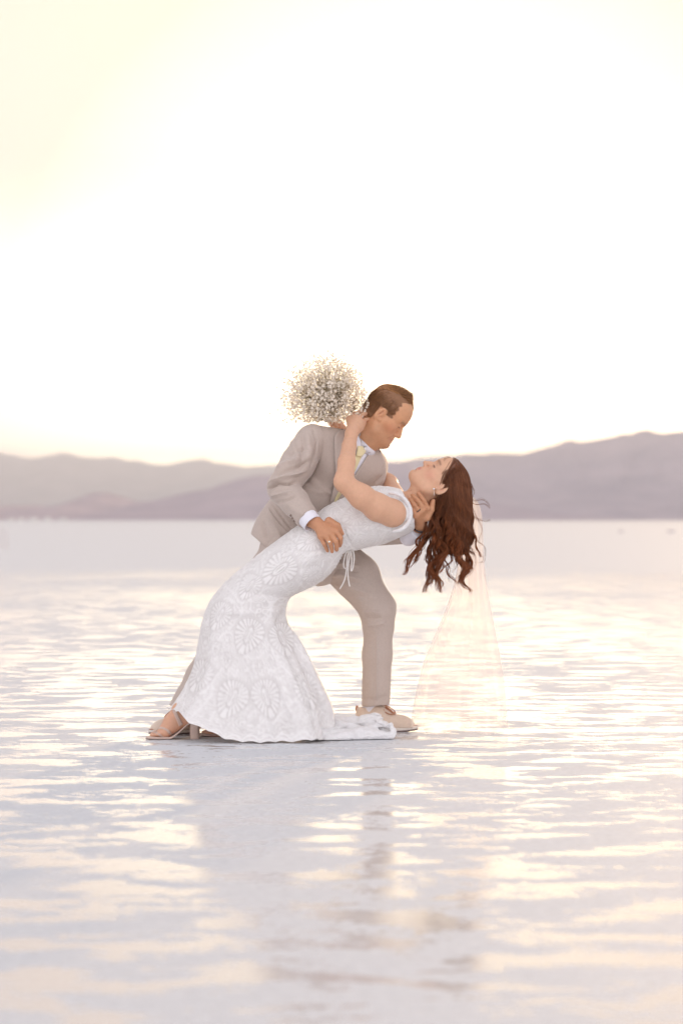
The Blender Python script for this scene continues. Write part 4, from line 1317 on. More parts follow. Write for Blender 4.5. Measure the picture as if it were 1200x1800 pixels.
    base = np.array([0.21, 0.070, 0.027]) * (0.65 + 0.8 * RNG.random((k, 1)))
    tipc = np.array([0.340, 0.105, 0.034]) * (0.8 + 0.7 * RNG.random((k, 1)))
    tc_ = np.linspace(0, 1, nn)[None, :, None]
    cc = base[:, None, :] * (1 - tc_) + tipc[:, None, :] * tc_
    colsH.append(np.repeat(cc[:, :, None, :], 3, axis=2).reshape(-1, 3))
# hair combed over the skull
k = 3600
rts = []
while len(rts) < k:
    v = RNG.normal(0, 1, 3); v /= np.linalg.norm(v)
    ql = v * np.array([0.090, 0.074, 0.072]) + np.array([-0.002, 0, 0.031])
    if hair_f(np.array(ql[0]), ql[1], np.array(ql[2])): rts.append(ql)
ql = np.array(rts)
P = np.zeros((k, 26, 3)); P[:, 0] = BO + ql @ BRr.T
# flow: away from the face, back over the skull (local -x, slightly up), then down
for i in range(1, 26):
    prev = P[:, i - 1]
    pl = (prev - BO) @ BRr
    vloc = np.stack([-0.85 + 0 * pl[:, 0], 0.25 * np.sign(pl[:, 1]) * ease(0.03, 0.0, np.abs(pl[:, 1])), 0.55 * ease(-0.03, 0.07, pl[:, 0]) * max(0.0, 1 - i / 9.0)], 1) * max(0.12, 1 - i / 11.0)
    d = vloc @ BRr.T + np.array([0, 0, -0.75])
    d /= np.linalg.norm(d, axis=1, keepdims=True)
    p = prev + d * 0.0088
    P[:, i] = outside(p, (0.0015 + 0.0035 * RNG.random((k, 1)) if i == 1 else gcur), min(1.0, 0.955 + 0.012 * i))
    if i == 1: gcur = 0.0008 + 0.0025 * RNG.random((k, 1))
swp = ease(0.25, 0.8, np.linspace(0, 1, 26))[None, :]
P[..., 0] += 0.005 * swp * np.sin(P[..., 2] * 2 * np.pi / 0.08 + P[:, :1, 0] * 60)
P[..., 1] += 0.006 * swp * np.cos(P[..., 2] * 2 * np.pi / 0.08 + P[:, :1, 0] * 60)
for _ in range(2): P[:, 1:-1] = (P[:, :-2] + 2 * P[:, 1:-1] + P[:, 2:]) / 4
tv_, tf_ = tubes(P, RNG.uniform(0.0007, 0.0012, k), 3, np.linspace(1, 0.5, 26))
parts.append((tv_, tf_, None))
colsH.append(np.repeat(np.array([0.26, 0.088, 0.034]) * (0.65 + 0.8 * RNG.random((k, 1))), 26 * 3, axis=0))
# flyaways
fl = []
for a in ([(820, 868), (832, 880), (846, 878), (856, 884), (861, 893)], [(822, 876), (834, 888), (850, 886), (860, 892)], [(822, 900), (838, 912), (852, 915), (862, 914)],
          [(824, 850), (832, 862), (829, 876)], [(823, 842), (830, 858), (826, 880), (836, 905), (848, 930), (842, 950)], [(790, 905), (752, 900), (748, 925), (742, 950), (748, 972)],
          [(742, 950), (735, 946), (738, 935), (752, 925)], [(745, 985), (750, 975), (762, 978)], [(795, 960), (806, 970), (803, 992), (795, 1005)], [(812, 940), (828, 965), (836, 985), (829, 1003)],
          [(818, 905), (830, 925), (838, 950), (852, 962), (850, 985), (842, 990)], [(770, 985), (785, 1000), (790, 1022)]):
    for r_ in range(5):
        jj = RNG.normal(0, 1.6, (len(a), 2)) * np.linspace(0.3, 1, len(a))[:, None]
        fl.append(cat(np.array([W(p_[0] + jj[i_, 0], p_[1] + jj[i_, 1], 9.97 + RNG.normal(0, .01)) for i_, p_ in enumerate(a)]), 30))
fl = np.array(fl)
tv_, tf_ = tubes(fl, np.full(len(fl), 0.0006), 3, np.linspace(1, 0.5, 30))
parts.append((tv_, tf_, None)); colsH.append(np.tile(np.array([0.22, 0.07, 0.028]), (len(tv_), 1)))
# dense core under the strands
K_ = SDF()
K_.ell(HC2, HS2 * 0.99, BRr, k=0.01)
K_.ell(HC, HS * np.array([0.975, 0.97, 0.98]), BRr, k=0.01)
K_.chain([W(800, 872, 9.98), W(791, 905, 9.98), W(790, 935, 9.98), W(788, 955, 9.98)], [0.052, 0.045, 0.030, 0.010], k=0.03)
K_.cut(Lb(0.0475, 0, 0.036), BRr @ np.array([0.80, 0, -0.62]))
K_.cut(Lb(-0.012, 0, 0.002), BRr @ np.array([0.35, 0, -0.93]), W(700, 925, 9.7), W(779, 770, 10.3))
K_.cone(W(700, 925, 9.97), W(751, 893, 9.97), 0.05, 0.05, k=0.004, op='-')
kv, kf = K_.mesh(0.0045)
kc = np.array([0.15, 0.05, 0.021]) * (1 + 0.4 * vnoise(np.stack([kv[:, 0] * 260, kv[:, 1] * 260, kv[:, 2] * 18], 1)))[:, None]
parts.append((kv, kf, None)); colsH.append(kc)
AV, AF = join(parts)
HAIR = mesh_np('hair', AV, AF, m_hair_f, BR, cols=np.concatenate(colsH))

# earring
e0 = Lb(0.004, 0.083, -0.044)
ER = tube('earring', [e0, e0 + np.array([0.001, -0.002, -0.012]), e0 + np.array([0.0, -0.003, -0.030])], 0.0006, m_silver, BR, n=8, sides=5)
v_, q_, t_ = uvsphere(e0 + np.array([0, -0.004, 0]), (0.004, 0.004, 0.004), 8, 6); mesh_np('stud', v_, [q_, t_], m_pearl, ER)

# ------------------------------------------------------------------ gown
ST = [  # front/top edge, back/bottom edge, centre distance, half depth
    ((704.5, 866), (722, 918), 9.975, .105), ((705, 861), (728, 922), 9.972, .150), ((696, 857.5), (726, 932), 9.970, .172), ((680, 855), (711, 941), 9.968, .176),
    ((653, 855), (675, 954), 9.965, .160), ((620, 867), (645, 961), 9.960, .150), ((595, 879), (622, 966), 9.955, .142), ((575, 889), (604, 972), 9.950, .142),
    ((546, 909), (595, 988), 9.950, .160), ((517, 928), (581, 1008), 9.950, .176), ((482, 953), (560, 1025), 9.950, .180), ((447, 980), (534, 1038), 9.950, .178),
    ((405, 1015), (510, 1051), 9.950, .174), ((373, 1050), (503, 1070), 9.950, .175), ((357, 1085), (505, 1092), 9.950, .182), ((349, 1125), (520, 1124), 9.950, .200),
    ((339, 1172), (543, 1163), 9.950, .225), ((322, 1212), (567, 1205), 9.945, .250), ((304, 1241), (584, 1248), 9.940, .270), ((298, 1247), (592, 1294), 9.940, .285)]
nu, nv = 560, 430
SA = cat(np.array([[*a, *b_, c, d] for a, b_, c, d in ST], float), nv)
vv = np.linspace(0, 1, nv)[:, None]
th = (np.arange(nu) / nu * 2 * np.pi)[None, :]
PA = np.stack([W(*r[:2], r[4]) for r in SA]); PB = np.stack([W(*r[2:4], r[4]) for r in SA])
Cc = (PA + PB) / 2; Hh = (PB - PA) / 2; hd = SA[:, 5][:, None]
ex = 0.92
ct, s_t = np.cos(th), np.sin(th)
cu = np.sign(ct) * np.abs(ct) ** ex; su = np.sign(s_t) * np.abs(s_t) ** ex
# soft flutes that open towards the hem
fl_ = ease(0.55, 1.0, vv)
flute = fl_ * (0.020 * np.sin(5 * th + 1.2 + 2.0 * vv) + 0.012 * np.sin(9 * th + 0.4) + 0.007 * np.sin(15 * th + 2.0 - 3 * vv)) * (0.35 + 0.65 * np.abs(s_t))
G = Cc[:, None, :] + (cu * (1 + flute / 0.2))[..., None] * Hh[:, None, :]
G[..., 1] -= (hd * (1 + flute / 0.22) * su)
G0 = G.copy()
# hem line: raised over the foot on the left, trailing on the ground on the right
hemx = np.array([270, 298, 314, 335, 370, 391, 415, 454, 503, 538, 592, 640.]); hemy = np.array([1244, 1247, 1252, 1271, 1285, 1297, 1303, 1307, 1304, 1300, 1297, 1297.])
pxv = G[..., 0] / G[..., 1] * FPX + 600
zz = CAM_H - (np.interp(pxv, hemx, hemy) - 914) / FPX * (9.94 - 0.24 * s_t)
zz = np.maximum(zz, 0.004) + 0.006 * np.abs(np.sin(th * 17)) * (pxv < 560)
wgt = ease(0.80, 1.0, vv)
G[..., 2] = G[..., 2] + (zz[-1][None, :] - G[-1, :, 2][None, :]) * wgt
G[..., 2] = np.maximum(G[..., 2], 0.004)
ii = np.arange(nv - 1)[:, None] * nu + np.arange(nu)[None, :]
jj = np.arange(nv - 1)[:, None] * nu + (np.arange(nu)[None, :] + 1) % nu
gf = np.stack([ii, ii + nu, jj + nu, jj], -1).reshape(-1, 4)
gvv = G.reshape(-1, 3)
gN = vnormals(gvv, gf)
if (gN * (gvv - np.repeat(Cc, nu, axis=0))).sum() < 0:
    gf = gf[:, ::-1].copy()
gvv = folds(gvv, gf, [
    ([(500, 1066), (490, 1095), (505, 1140), (530, 1200), (552, 1262), (560, 1290)], 0.010, -0.022),
    ([(512, 1085), (522, 1130), (548, 1190), (572, 1250)], 0.020, 0.020),
    ([(462, 1075), (470, 1130), (480, 1180), (505, 1235), (530, 1290)], 0.016, 0.010),
    ([(445, 1080), (455, 1140), (460, 1200), (462, 1280)], 0.018, -0.008),
    ([(395, 1120), (390, 1180), (385, 1240)], 0.022, 0.010),
    ([(368, 1140), (352, 1190), (335, 1240)], 0.014, -0.008),
    ([(540, 1190), (560, 1230), (580, 1270)], 0.008, -0.010),
    ([(598, 918), (603, 930), (612, 948), (618, 960)], 0.005, -0.006),
    ([(590, 905), (600, 925), (606, 950)], 0.008, 0.005),
    ([(625, 893), (640, 915), (655, 935)], 0.008, -0.003),
    ([(660, 925), (665, 938), (668, 950)], 0.005, -0.003),
    ([(520, 1000), (545, 1000), (575, 985)], 0.014, -0.004),
    ([(420, 1040), (455, 1045), (500, 1050)], 0.012, -0.005),
    ([(380, 1075), (430, 1078), (500, 1075)], 0.014, 0.005),
    ([(560, 935), (545, 960), (555, 990)], 0.02, 0.003)])
# embroidery, in gown coordinates (metres from the hip, seen from the side)
def leaf(a, b_, px, ax_deg, hl, wd, fingers=9):
    """raised leaf medallion: returns (thread, ground) masks"""
    X = (px[0], px[1])
    c, s = math.cos(math.radians(ax_deg)), math.sin(math.radians(ax_deg))
    dx, dy = a - px[0], b_ - px[1]
    u = (dx * c - dy * s) / hl            # along
    v = (dx * s + dy * c) / wd            # across
    vw = np.abs(v) / (1 + 0.42 * np.clip(u, -1.2, 1.2))
    rr = np.sqrt(u * u + vw ** 2)
    inside = rr < 1.0
    aa = vw / np.sqrt(np.clip(1.001 - u * u, 0.001, 1))
    ang = np.arctan2(np.abs(v), u - 0.22)
    ray = np.sin(ang * fingers * 2.3 + rr * 1.6) > -0.30
    r2 = np.sqrt(((u - 0.12) / 0.42) ** 2 + (v / 0.20) ** 2)
    th_ = (rr < 0.95) & (r2 > 1.35) & ray
    core = (r2 < 1.0) & ((r2 > 0.75) | (np.abs(v) < 0.05))
    ringm = (rr > 1.30)
    return th_ | core, rr < 0.99, rr
pxx = gvv[:, 0] / 9.80 * FPX + 600; pyy = 914 + (CAM_H - gvv[:, 2]) / 9.80 * FPX
nz3 = np.stack([pxx / 7.0, pyy / 7.0, 0 * pxx], 1)
warp = 2.5 * vnoise(nz3)
fld = fbm(np.stack([pxx / 19.0, pyy / 19.0, 0 * pxx], 1), 2, 0.4)
thread = np.abs((fld * 5.5) % 1.0 - 0.5) < 0.20
veins = np.abs(np.sin((pxx * 0.6 + pyy * 0.8) / 2.3 + 2 * vnoise(nz3 * 0.6))) > 0.55
thread = thread | (np.abs(np.sin(pxx / 16.0 + 1.5 * np.sin(pyy / 22.0))) < 0.10) | (np.abs(np.sin(pyy / 19.0 + 1.2 * np.sin(pxx / 15.0))) < 0.08)
ground = np.ones(len(pxx)) * 0.45
LF = [(408, 1228, 62, 36, 27), (470, 1226, 108, 36, 24), (436, 1119, 66, 34, 25), (497, 1126, 112, 32, 20), (386, 1084, 62, 28, 18), (489, 1003, 38, 36, 26), (351, 1190, 60, 32, 20),
      (545, 950, 30, 28, 20), (438, 1032, 55, 26, 18), (540, 1215, 112, 34, 18), (398, 1160, 95, 15, 11), (452, 1172, 90, 14, 10), (548, 1010, 30, 20, 13), (505, 965, 60, 17, 12),
      (622, 908, 20, 24, 17), (652, 918, 55, 18, 14), (668, 872, 15, 20, 12), (594, 935, 80, 15, 12), (380, 1140, 80, 14, 9), (425, 1270, 90, 15, 10), (505, 1278, 90, 15, 10)]
for cx_, cy_, ang_, hl_, wd_ in LF:
    t_, g_, rr_ = leaf(pxx, pyy, (cx_, cy_), ang_, hl_, wd_)
    m_ = rr_ < 1.10
    thread = np.where(m_, t_, thread)
    ground = np.where(g_, 1.0, ground)
# hem band of scallops
vgrid = np.repeat(np.linspace(0, 1, nv), nu); tg = np.tile(np.arange(nu) / nu * 2 * np.pi, nv)
hb_ = vgrid > 0.955
sc_ = np.abs(((vgrid - 1.0) * 30 + 0.35 * np.abs(np.sin(tg * 17))))
thread = np.where(hb_, (np.abs(sc_ - 0.2) < 0.10) | (fld * 9 % 1.0 < 0.35), thread)
thr = thread.astype(float).reshape(nv, nu)
thr = (thr + np.roll(thr, 1, 1) + np.roll(thr, -1, 1) + np.pad(thr, ((1, 0), (0, 0)), 'edge')[:-1] + np.pad(thr, ((0, 1), (0, 0)), 'edge')[1:]) / 5
thr = thr.ravel()
N_ = vnormals(gvv, gf)
gvv = gvv + N_ * (0.0016 * thr - 0.0004)[:, None]
skirtw = ease(0.30, 0.60, vgrid)
netc = np.array([0.69, 0.66, 0.645]); linc = np.array([0.82, 0.795, 0.78]); thc = np.array([0.89, 0.87, 0.855])
basec = linc + (netc - linc) * (ground * (0.35 + 0.65 * skirtw))[:, None]
dcol = basec * (1 - thr)[:, None] + thc * thr[:, None]
DRESS = mesh_np('dress', gvv, gf, m_dress, BR, cols=dcol)
dress_bvh = bvh(gvv, gf)

# armhole binding round the near shoulder
tube('armhole_trim', [W(683, 866, 9.80), W(697, 868, 9.79), W(710, 877, 9.80), W(719.5, 893, 9.81), W(720.5, 910, 9.81), W(713, 924, 9.80), W(702, 932, 9.79), W(690, 934, 9.80)],
     0.0095, m_dress, DRESS, n=60, sides=12, taper=0.62 + 0.38 * np.sin(np.linspace(0.25, np.pi - 0.25, 60)) + 0.04 * np.sin(np.linspace(0, 90, 60)))
at = DRESS.children[0]
ca = at.data.color_attributes.new('Col', 'FLOAT_COLOR', 'POINT'); ca.data.foreach_set('color', np.tile([0.82, 0.80, 0.80, 1.0], len(at.data.vertices)).astype(np.float32))

# row of small covered buttons down the back
bpos = [(603, 972), (600, 976.5), (597.5, 981.5), (594.5, 987), (591, 992), (588, 997), (584.5, 1001), (581, 1005), (577.5, 1009), (573.5, 1013), (569.5, 1016.5), (565.5, 1020)]
for i, (a, b_) in enumerate(bpos):
    v_, q_, t_ = uvsphere(W(a + RNG.normal(0, .5), b_, 9.95 + RNG.normal(0, .004)), (0.0052, 0.0052, 0.0048), 10, 7)
    mesh_np('button', v_, [q_, t_], m_pearl, DRESS)
# lace points along the lower back
pp = []
for i in range(26):
    t_ = i / 25
    a = 700 - 92 * t_; b_ = np.interp(a, [604, 622, 645, 675, 700], [971.5, 966.5, 961.5, 954.5, 944])
    v_, q_, t2 = uvsphere(W(a, b_ + 0.3, 9.965), (0.0065, 0.006, 0.004), 8, 5); pp.append((v_, q_, t2))
v_, f_ = join(pp)
o = mesh_np('lace_edging', v_, f_, m_pearl, DRESS)

# sash bow of thin cords
BOW = tube('bow', [W(616, 961, 9.955), W(608, 972, 9.93), W(604, 988, 9.925), W(604.5, 997, 9.925), W(608, 999, 9.925), W(611, 990, 9.925), W(614, 975, 9.93), W(616, 962, 9.95)], 0.0026, m_white_cord, DRESS, n=50, sides=6)
tube('cord', [W(617, 961, 9.95), W(621, 970, 9.93), W(622, 985, 9.925), W(619, 1001, 9.925), W(616.5, 1002, 9.925), W(618, 985, 9.925), W(617, 970, 9.93)], 0.0026, m_white_cord, BOW, n=50, sides=6)
tube('cord', [W(616, 962, 9.95), W(610, 980, 9.92), W(609, 1000, 9.915), W(605, 1020, 9.915), W(597, 1035.5, 9.915)], 0.0024, m_white_cord, BOW, n=40, sides=6)
tube('cord', [W(617, 962, 9.95), W(614, 980, 9.92), W(611.5, 1003, 9.915), W(612, 1018, 9.915), W(614.5, 1031, 9.915)], 0.0024, m_white_cord, BOW, n=40, sides=6)

# ------------------------------------------------------------------ train lying behind her on the salt
TR_ = SDF()
rn = random.Random(3)
tp = [((560, 1290), 9.93, .030), ((590, 1284), 9.95, .045), ((620, 1280), 9.97, .040), ((650, 1279), 9.95, .042), ((672, 1284), 9.93, .032), ((688, 1287), 9.91, .022)]
TR_.chain([W(590, 1290, 9.84), W(628, 1289, 9.84), W(665, 1290, 9.85)], [.022, .020, .016], k=0.02)
TR_.chain([W(545, 1296, 9.86), W(600, 1294, 9.90), W(670, 1292, 9.90)], [.035, .030, .020], k=0.03)
TR_.chain([W(a[0], a[1], y_) for a, y_, r_ in tp], [r_ for a, y_, r_ in tp], k=0.03)
for a in ([(575, 1262, .022, 9.98), (605, 1266, .018, 9.97), (640, 1266, .016, 9.95), (664, 1262, .010, 9.93)],
          [(600, 1275, .020, 9.90), (640, 1285, .018, 9.86), (688, 1293, .010, 9.85)],
          [(560, 1288, .022, 9.82), (600, 1294, .016, 9.83), (650, 1297, .012, 9.84), (690, 1297, .008, 9.86)],
          [(640, 1268, .018, 9.96), (658, 1258, .010, 9.94), (668, 1266, .010, 9.92)],
          [(650, 1278, .016, 9.88), (668, 1270, .012, 9.88), (687, 1277, .010, 9.87), (692, 1288, .008, 9.86)],
          [(545, 1292, .020, 9.80), (575, 1296, .014, 9.80), (610, 1299, .010, 9.81)],
          [(600, 1282, .018, 10.04), (640, 1282, .016, 10.08), (680, 1286, .010, 10.05)]):
    TR_.chain([W(p_[0], p_[1], p_[3]) for p_ in a], [p_[2] for p_ in a], k=0.014)
def tdisp(P, d):
    s = P.shape
    Q_ = P.reshape(-1, 3)
    w_ = fbm(Q_ * np.array([9, 9, 9]) + 1.7, 2)[:, None] * 0.35
    return d - 0.009 * fbm(Q_ * np.array([9, 26, 30]) + w_ * 3 + 3.1, 3, 0.45).reshape(d.shape) - 0.010 * (1 - np.abs(fbm(Q_ * np.array([7, 24, 34]) + w_ * 4 + 9.1, 2, 0.4))).reshape(d.shape) + 0.008
TR_.func(tdisp)
TR_.cut((0, 0, 0.003), (0, 0, -1))
tv_, tf_ = TR_.mesh(0.0036, 1)
tnz = vnoise(tv_ * 140)
mesh_np('train', tv_, tf_, m_dress, DRESS, cols=np.array([0.80, 0.785, 0.785]) * (1 + 0.025 * np.sign(tnz) * (np.abs(tnz) > 0.2))[:, None])

# ------------------------------------------------------------------ veil of tulle
vst = [  # left px, right px, py, centre distance, half depth, folds
    (824, 826, 872, 10.00, .010), (822, 834, 876, 10.00, .022), (819, 842, 888, 10.01, .034), (815, 847, 910, 10.02, .042), (811, 849, 945, 10.04, .050), (806, 851, 985, 10.06, .058),
    (797, 856, 1030, 10.08, .066), (782, 864, 1075, 10.11, .075), (763, 873, 1120, 10.14, .09), (745, 881, 1165, 10.16, .11), (733, 887, 1210, 10.18, .13), (725, 890, 1250, 10.20, .15), (722, 892, 1281, 10.21, .17)]
VS = cat(np.array(vst, float), 150)
nu2 = 260
th2 = np.arange(nu2) / nu2 * 2 * np.pi
rows = []
for i, r in enumerate(VS):
    t_ = i / 149
    a, b_ = W(r[0], r[2], r[3]), W(r[1], r[2], r[3])
    c = (a + b_) / 2; hx = (b_[0] - a[0]) / 2
    f_ = 0.13 * np.sin(6 * th2 + 1.0 + 1.5 * t_) + 0.07 * np.sin(11 * th2 + 3 * t_) + 0.015 * np.sin(19 * th2 + 4 * t_)
    xx = c[0] + hx * np.cos(th2) * (1 - 0.02 * np.sin(7 * th2 + 3 * t_)); yy = c[1] - r[4] * (np.sin(th2) * (1 + 0) + 1.5 * f_ * (0.4 + 0.6 * t_))
    zz = np.full(nu2, c[2]) + (0.012 * np.sin(5 * th2) * t_ if i > 140 else 0)
    rows.append(np.stack([xx, yy, np.maximum(zz, 0.004)], 1))
VV_ = np.concatenate(rows)
i_ = np.arange(149)[:, None] * nu2 + np.arange(nu2)[None, :]; j_ = np.arange(149)[:, None] * nu2 + (np.arange(nu2)[None, :] + 1) % nu2
VF = np.stack([i_, i_ + nu2, j_ + nu2, j_], -1).reshape(-1, 4)
tt_ = np.repeat(np.linspace(0, 1, 150), nu2)
dens = np.interp(tt_, [0, 0.08, 0.25, 0.6, 1.0], [0.80, 0.60, 0.36, 0.31, 0.28])
VEIL = mesh_np('veil', VV_, VF, m_veil, BR, cols=np.stack([dens] * 3, 1))
# gathered pleat inside the veil
pl = cat(np.array([W(826, 880, 10.0), W(832, 930, 10.02), W(831, 1000, 10.04), W(835, 1060, 10.06), W(842, 1120, 10.1), (W(850, 1165, 10.12))]), 60)
rows = []
for i in range(60):
    w_ = 0.010 + 0.020 * i / 59
    u_ = np.linspace(-1, 1, 16)
    rows.append(pl[i] + np.stack([u_ * w_, 0.012 * np.sin(u_ * 9), 0 * u_], 1))
pv = np.concatenate(rows); i_ = np.arange(59)[:, None] * 16 + np.arange(15)[None, :]
pf = np.stack([i_, i_ + 16, i_ + 17, i_ + 1], -1).reshape(-1, 4)
mesh_np('pleat', pv, pf, m_veil, VEIL, cols=np.repeat(np.stack([np.interp(np.linspace(0, 1, 60), [0, .7, 1], [.30, .20, .03])] * 3, 1), 16, axis=0))

# ------------------------------------------------------------------ sandals
def sandal(dx, Yc, straps):
    sh = lambda a, b_, dy_=0: W(a + dx, b_, Yc + dy_)
    path = cat(np.array([sh(257, 1296), sh(275, 1297), sh(298, 1296.5), sh(313, 1288), sh(328, 1274.5), sh(337, 1269), sh(350, 1268)]), 60)
    path[:, 2] = np.maximum(path[:, 2], 0.0065)
    wd = np.interp(np.linspace(0, 1, 60), [0, .04, .15, .4, .7, .9, 1], [.012, .030, .042, .041, .030, .030, .016])
    rows = []
    for i in range(60):
        u_ = np.linspace(-1, 1, 9)
        rows.append(np.concatenate([path[i] + np.stack([0 * u_, -u_ * wd[i], 0 * u_ + .003], 1), path[i] + np.stack([0 * u_, u_ * wd[i], 0 * u_ - .0045], 1)]))
    V_ = np.concatenate(rows); i_ = np.arange(59)[:, None] * 18 + np.arange(18)[None, :]; j_ = np.arange(59)[:, None] * 18 + (np.arange(18)[None, :] + 1) % 18
    F_ = np.stack([i_, i_ + 18, j_ + 18, j_], -1).reshape(-1, 4)
    caps = [np.arange(18)[::-1][None, :], (59 * 18 + np.arange(18))[None, :]]
    o = mesh_np('sandal', V_, [F_] + caps, m_sandal, BR)
    # block heel
    rows = []
    for zt, rx, ry in ((0.0005, .0185, .023), (.003, .0195, .024), (.045, .0200, .026), (.0685, .0215, .028)):
        c = sh(342.5, 1280); c[2] = zt
        t_ = np.linspace(0, 2 * np.pi, 28, endpoint=False)
        rows.append(c + np.stack([rx * np.sign(np.cos(t_)) * np.abs(np.cos(t_)) ** .6, ry * np.sign(np.sin(t_)) * np.abs(np.sin(t_)) ** .6, 0 * t_], 1))
    V_ = np.concatenate(rows); i_ = np.arange(3)[:, None] * 28 + np.arange(28)[None, :]; j_ = np.arange(3)[:, None] * 28 + (np.arange(28)[None, :] + 1) % 28
    mesh_np('heel', V_, [np.stack([i_, j_, j_ + 28, i_ + 28], -1).reshape(-1, 4), np.arange(28)[::-1][None, :], (84 + np.arange(28))[None, :]], m_sandal, o)
    for Ls, Rs in straps:
        strip('strap', [(a + dx, b_) for a, b_ in Ls], [(a + dx, b_) for a, b_ in Rs], body_b_bvh, 0.0003, 0.0028, m_sandal, o, Yc, 6, 20, crown=0.0008)
    return o
sandal(0, 9.89, [([(265, 1283), (272, 1289), (284, 1296.5)], [(272, 1282), (280, 1289), (290, 1296)]),
                 ([(272, 1284.5), (284, 1281), (294, 1286), (299, 1295)], [(270, 1281), (284, 1277.5), (297, 1283), (304, 1291)]),
                 ([(303, 1249), (309, 1262), (315, 1277)], [(309, 1247), (315, 1260), (322, 1273)])])
sandal(92, 10.03, [])
# ================================================================== bouquet of baby's breath
BQ = empty('bouquet', W(583, 742, 10.27))
tag(BQ, "round bouquet of tiny white baby's breath flowers behind the man's shoulder", 'bouquet')
bc = W(575, 693, 10.12)
hold = W(584, 741, 10.285)
rb = np.random.default_rng(11)
pts = []
while len(pts) < 3200:
    v = rb.normal(0, 1, 3); v /= np.linalg.norm(v)
    r = 0.192 * rb.random() ** 0.48
    lump = 1 + 0.26 * vnoise(v[None] * 2.0 + 5)[0] + 0.10 * vnoise(v[None] * 6)[0]
    p = bc + v * r * lump * np.array([1.0, 0.85, 0.86])
    if rb.random() < 0.05: p = bc + (p - bc) * (1.08 + 0.14 * rb.random())
    if p[2] < W(573, 748, 10.1)[2]: continue
    if p[2] < W(573, 742, 10.1)[2] and p[1] > 10.03: continue
    if abs(p[0] - W(670, 720, 10.1)[0]) < 0.052: continue
    pts.append(p)
pts = np.array(pts)
# one small flower: a ruffled double head of petals
def flower_mesh(seed, lod=0):
    r_ = np.random.default_rng(seed); parts = []
    npet = 9 if lod == 0 else 5
    for k in range(npet):
        a = k * 2.399 ; el = 0.25 + 0.9 * (k / npet)
        d = np.array([math.cos(a) * math.cos(el), math.sin(a) * math.cos(el), math.sin(el)])
        s = np.cross(d, [0, 0, 1.0]); s /= np.linalg.norm(s); u = np.cross(s, d)
        L_ = 0.0052 * (1 + 0.2 * r_.normal()); w_ = 0.0018
        P_ = np.array([[0, 0, 0], d * L_ * .5 - s * w_ + u * .0004, d * L_ * .5 + s * w_ + u * .0004, d * L_ - s * w_ * .7 - u * .0006, d * L_ + s * w_ * .7 - u * .0006])
        parts.append((P_, np.array([[1, 2, 4, 3]]), np.array([[0, 2, 1]])))
    return join(parts)
FM = [flower_mesh(i) for i in range(4)]
order = np.argsort(pts[:, 1] + 0.4 * np.abs(pts[:, 0] - bc[0]))
near = order[:100]; rest = order[100:]
def rot_to(d, rr):
    q_ = Vector(d).to_track_quat('Z', 'Y').to_matrix() @ Matrix.Rotation(rr, 3, 'Z')
    return np.array(q_)
fmesh = []
for i, (v_, f_) in enumerate(FM):
    o = mesh_np('blossom', v_, f_, m_petal, None, smooth=False)
    fmesh.append(o.data); bpy.data.objects.remove(o)
pinv = BQ.matrix_world.inverted()
for c_, i in enumerate(near):
    o = bpy.data.objects.new('blossom', fmesh[c_ % 4]); COL.objects.link(o)
    d = pts[i] - hold; d /= np.linalg.norm(d); d = d + rb.normal(0, .5, 3)
    o.parent = BQ; o.matrix_parent_inverse = pinv
    M = Matrix(rot_to(d, rb.random() * 6)).to_4x4() @ Matrix.Scale(0.9 + 0.45 * rb.random(), 4)
    M.translation = Vector(pts[i].tolist()); o.matrix_basis = M
pr = []
for i in rest:
    v_, f_ = FM[rb.integers(4)]
    d = pts[i] - hold; d /= np.linalg.norm(d); d = d + rb.normal(0, .5, 3)
    R_ = rot_to(d, rb.random() * 6) * (0.8 + 0.45 * rb.random())
    pr.append((v_ @ R_.T + pts[i], f_[0], f_[1]))
v_, f_ = join(pr)
o = mesh_np('blossoms', v_, f_, m_petal, BQ, smooth=False); o['kind'] = 'stuff'
# branching stems
st = []; stk = []
hub = [bc + (rb.normal(0, 1, 3) * 0.05) for _ in range(70)]
for p in pts:
    h_ = hub[int(np.argmin([np.linalg.norm(h - (p * 0.6 + hold * 0.4)) for h in hub[:70]]))]
    st.append(cat(np.array([h_, h_ * 0.4 + p * 0.6 + rb.normal(0, .004, 3), p]), 6))
v1, f1 = tubes(np.array(st), np.full(len(st), 0.00028), 3)
for h_ in hub:
    stk.append(cat(np.array([hold + rb.normal(0, .008, 3) + np.array([0.01, 0, -0.09]), hold + rb.normal(0, .005, 3), hold * 0.5 + h_ * 0.5, h_]), 14))
v2, f2 = tubes(np.array(stk), np.full(len(stk), 0.0006), 4)
v_, f_ = join([(v1, f1, None), (v2, f2, None)])
mesh_np('stems', v_, f_, m_stem, BQ)['kind'] = 'stuff'

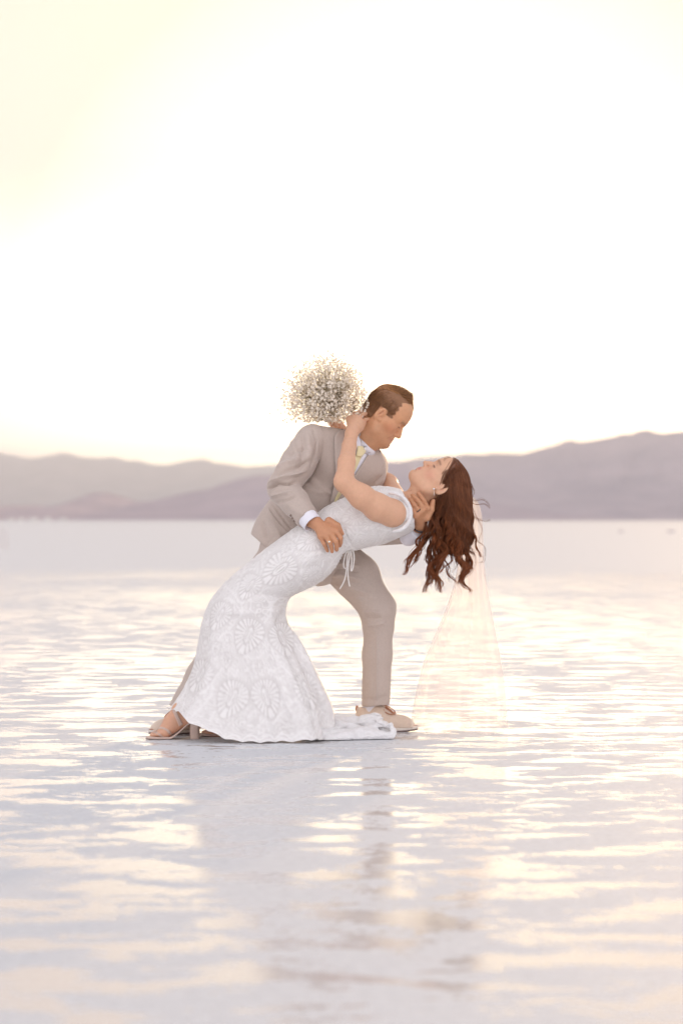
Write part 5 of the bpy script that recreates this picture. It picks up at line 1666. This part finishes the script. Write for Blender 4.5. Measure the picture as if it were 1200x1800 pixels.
# ================================================================== small far-off things on the flat
m_post = simple('weathered stake', (0.62, 0.56, 0.54), 0.8, bump=0.3, bscale=60, bdist=0.002)
for k_, (px_, lab) in enumerate(((3, 'thin weathered stake at the left edge of the salt flat, leftmost of two'), (12, 'thin weathered stake standing just right of the one at the left edge'))):
    b0 = W(px_, 966, 73.0); b0[2] = -0.05
    P_ = cat(np.array([b0, b0 + [0.01, 0, 0.35], b0 + [0.02 - 0.03 * k_, 0, 0.72 - 0.08 * k_]]), 8)
    V_, F_ = tubes(P_[None], np.array([0.03]), 8, np.linspace(1, 0.7, 8)); n_ = len(V_)
    tag(mesh_np('stake', V_, [F_, (n_ - 8 + np.arange(8))[None, :]], m_post), lab, 'stake')
m_rock = simple('dark salt lump', (0.50, 0.45, 0.45), 0.9, bump=0.8, bscale=12, bdist=0.03)
for px_, lab, s_ in ((1091, 'small dark lump on the far salt flat, the left one of two', 0.12), (1179, 'small dark lump on the far salt flat near the right edge', 0.16)):
    c_ = W(px_, 936, 172.0); c_[2] = 0.04
    v_, q_, t_ = uvsphere((0, 0, 0), (s_ * 1.5, s_, s_), 20, 12)
    v_ = v_ * (1 + 0.25 * fbm(v_ * 9 + px_, 3))[:, None] + c_
    tag(mesh_np('rock', v_, [q_, t_], m_rock), lab, 'rock')
m_wall = simple('pale wall', (0.85, 0.83, 0.80), 0.7); m_roof = simple('pale roof', (0.60, 0.56, 0.56), 0.7); m_win = simple('dark window', (0.08, 0.08, 0.09), 0.3)
def far_building(px_, w_, h_, lab):
    c_ = W(px_, 914, 3700.0)
    t = empty('building', (c_[0], c_[1], 0)); tag(t, lab, 'building', 'pale buildings under the far left mountains')
    hw, d_ = w_ / 2, 5.0
    v = np.array([(-hw, -d_, 0), (hw, -d_, 0), (hw, d_, 0), (-hw, d_, 0), (-hw, -d_, h_), (hw, -d_, h_), (hw, d_, h_), (-hw, d_, h_), (-hw, 0, h_ + 1.6), (hw, 0, h_ + 1.6)], float) + [c_[0], c_[1], 0]
    mesh_np('wall', v, [np.array([(0, 1, 5, 4), (1, 2, 6, 5), (2, 3, 7, 6), (3, 0, 4, 7)]), np.array([(5, 6, 9), (7, 4, 8)])], m_wall, t, smooth=False)
    r = np.array([(-hw - .4, -d_ - .5, h_ - .1), (hw + .4, -d_ - .5, h_ - .1), (hw + .4, 0, h_ + 1.75), (-hw - .4, 0, h_ + 1.75), (hw + .4, d_ + .5, h_ - .1), (-hw - .4, d_ + .5, h_ - .1)], float) + [c_[0], c_[1], 0]
    r = np.concatenate([r, r + [0, 0, .25]])
    mesh_np('roof', r, [np.array([(1, 0, 3, 2), (2, 3, 5, 4), (6, 7, 8, 9), (9, 8, 10, 11), (0, 1, 7, 6), (4, 5, 11, 10), (1, 2, 8, 7), (2, 4, 10, 8), (3, 0, 6, 9), (5, 3, 9, 11)])], m_roof, t, smooth=False)
for px_, w_, h_, lab in ((20, 8, 2.5, 'tiny pale building under the far left mountains, leftmost of its row'), (38, 7, 3, 'small narrow pale building under the far left mountains, second from the left'),
                         (60, 12, 2.8, 'longest pale building under the far left mountains, in the middle of its row'), (84, 8, 3.6, 'tallest pale building under the far left mountains, fourth in its row'),
                         (112, 9, 2.5, 'low pale building under the far left mountains, rightmost of its row')):
    far_building(px_, w_, h_, lab)
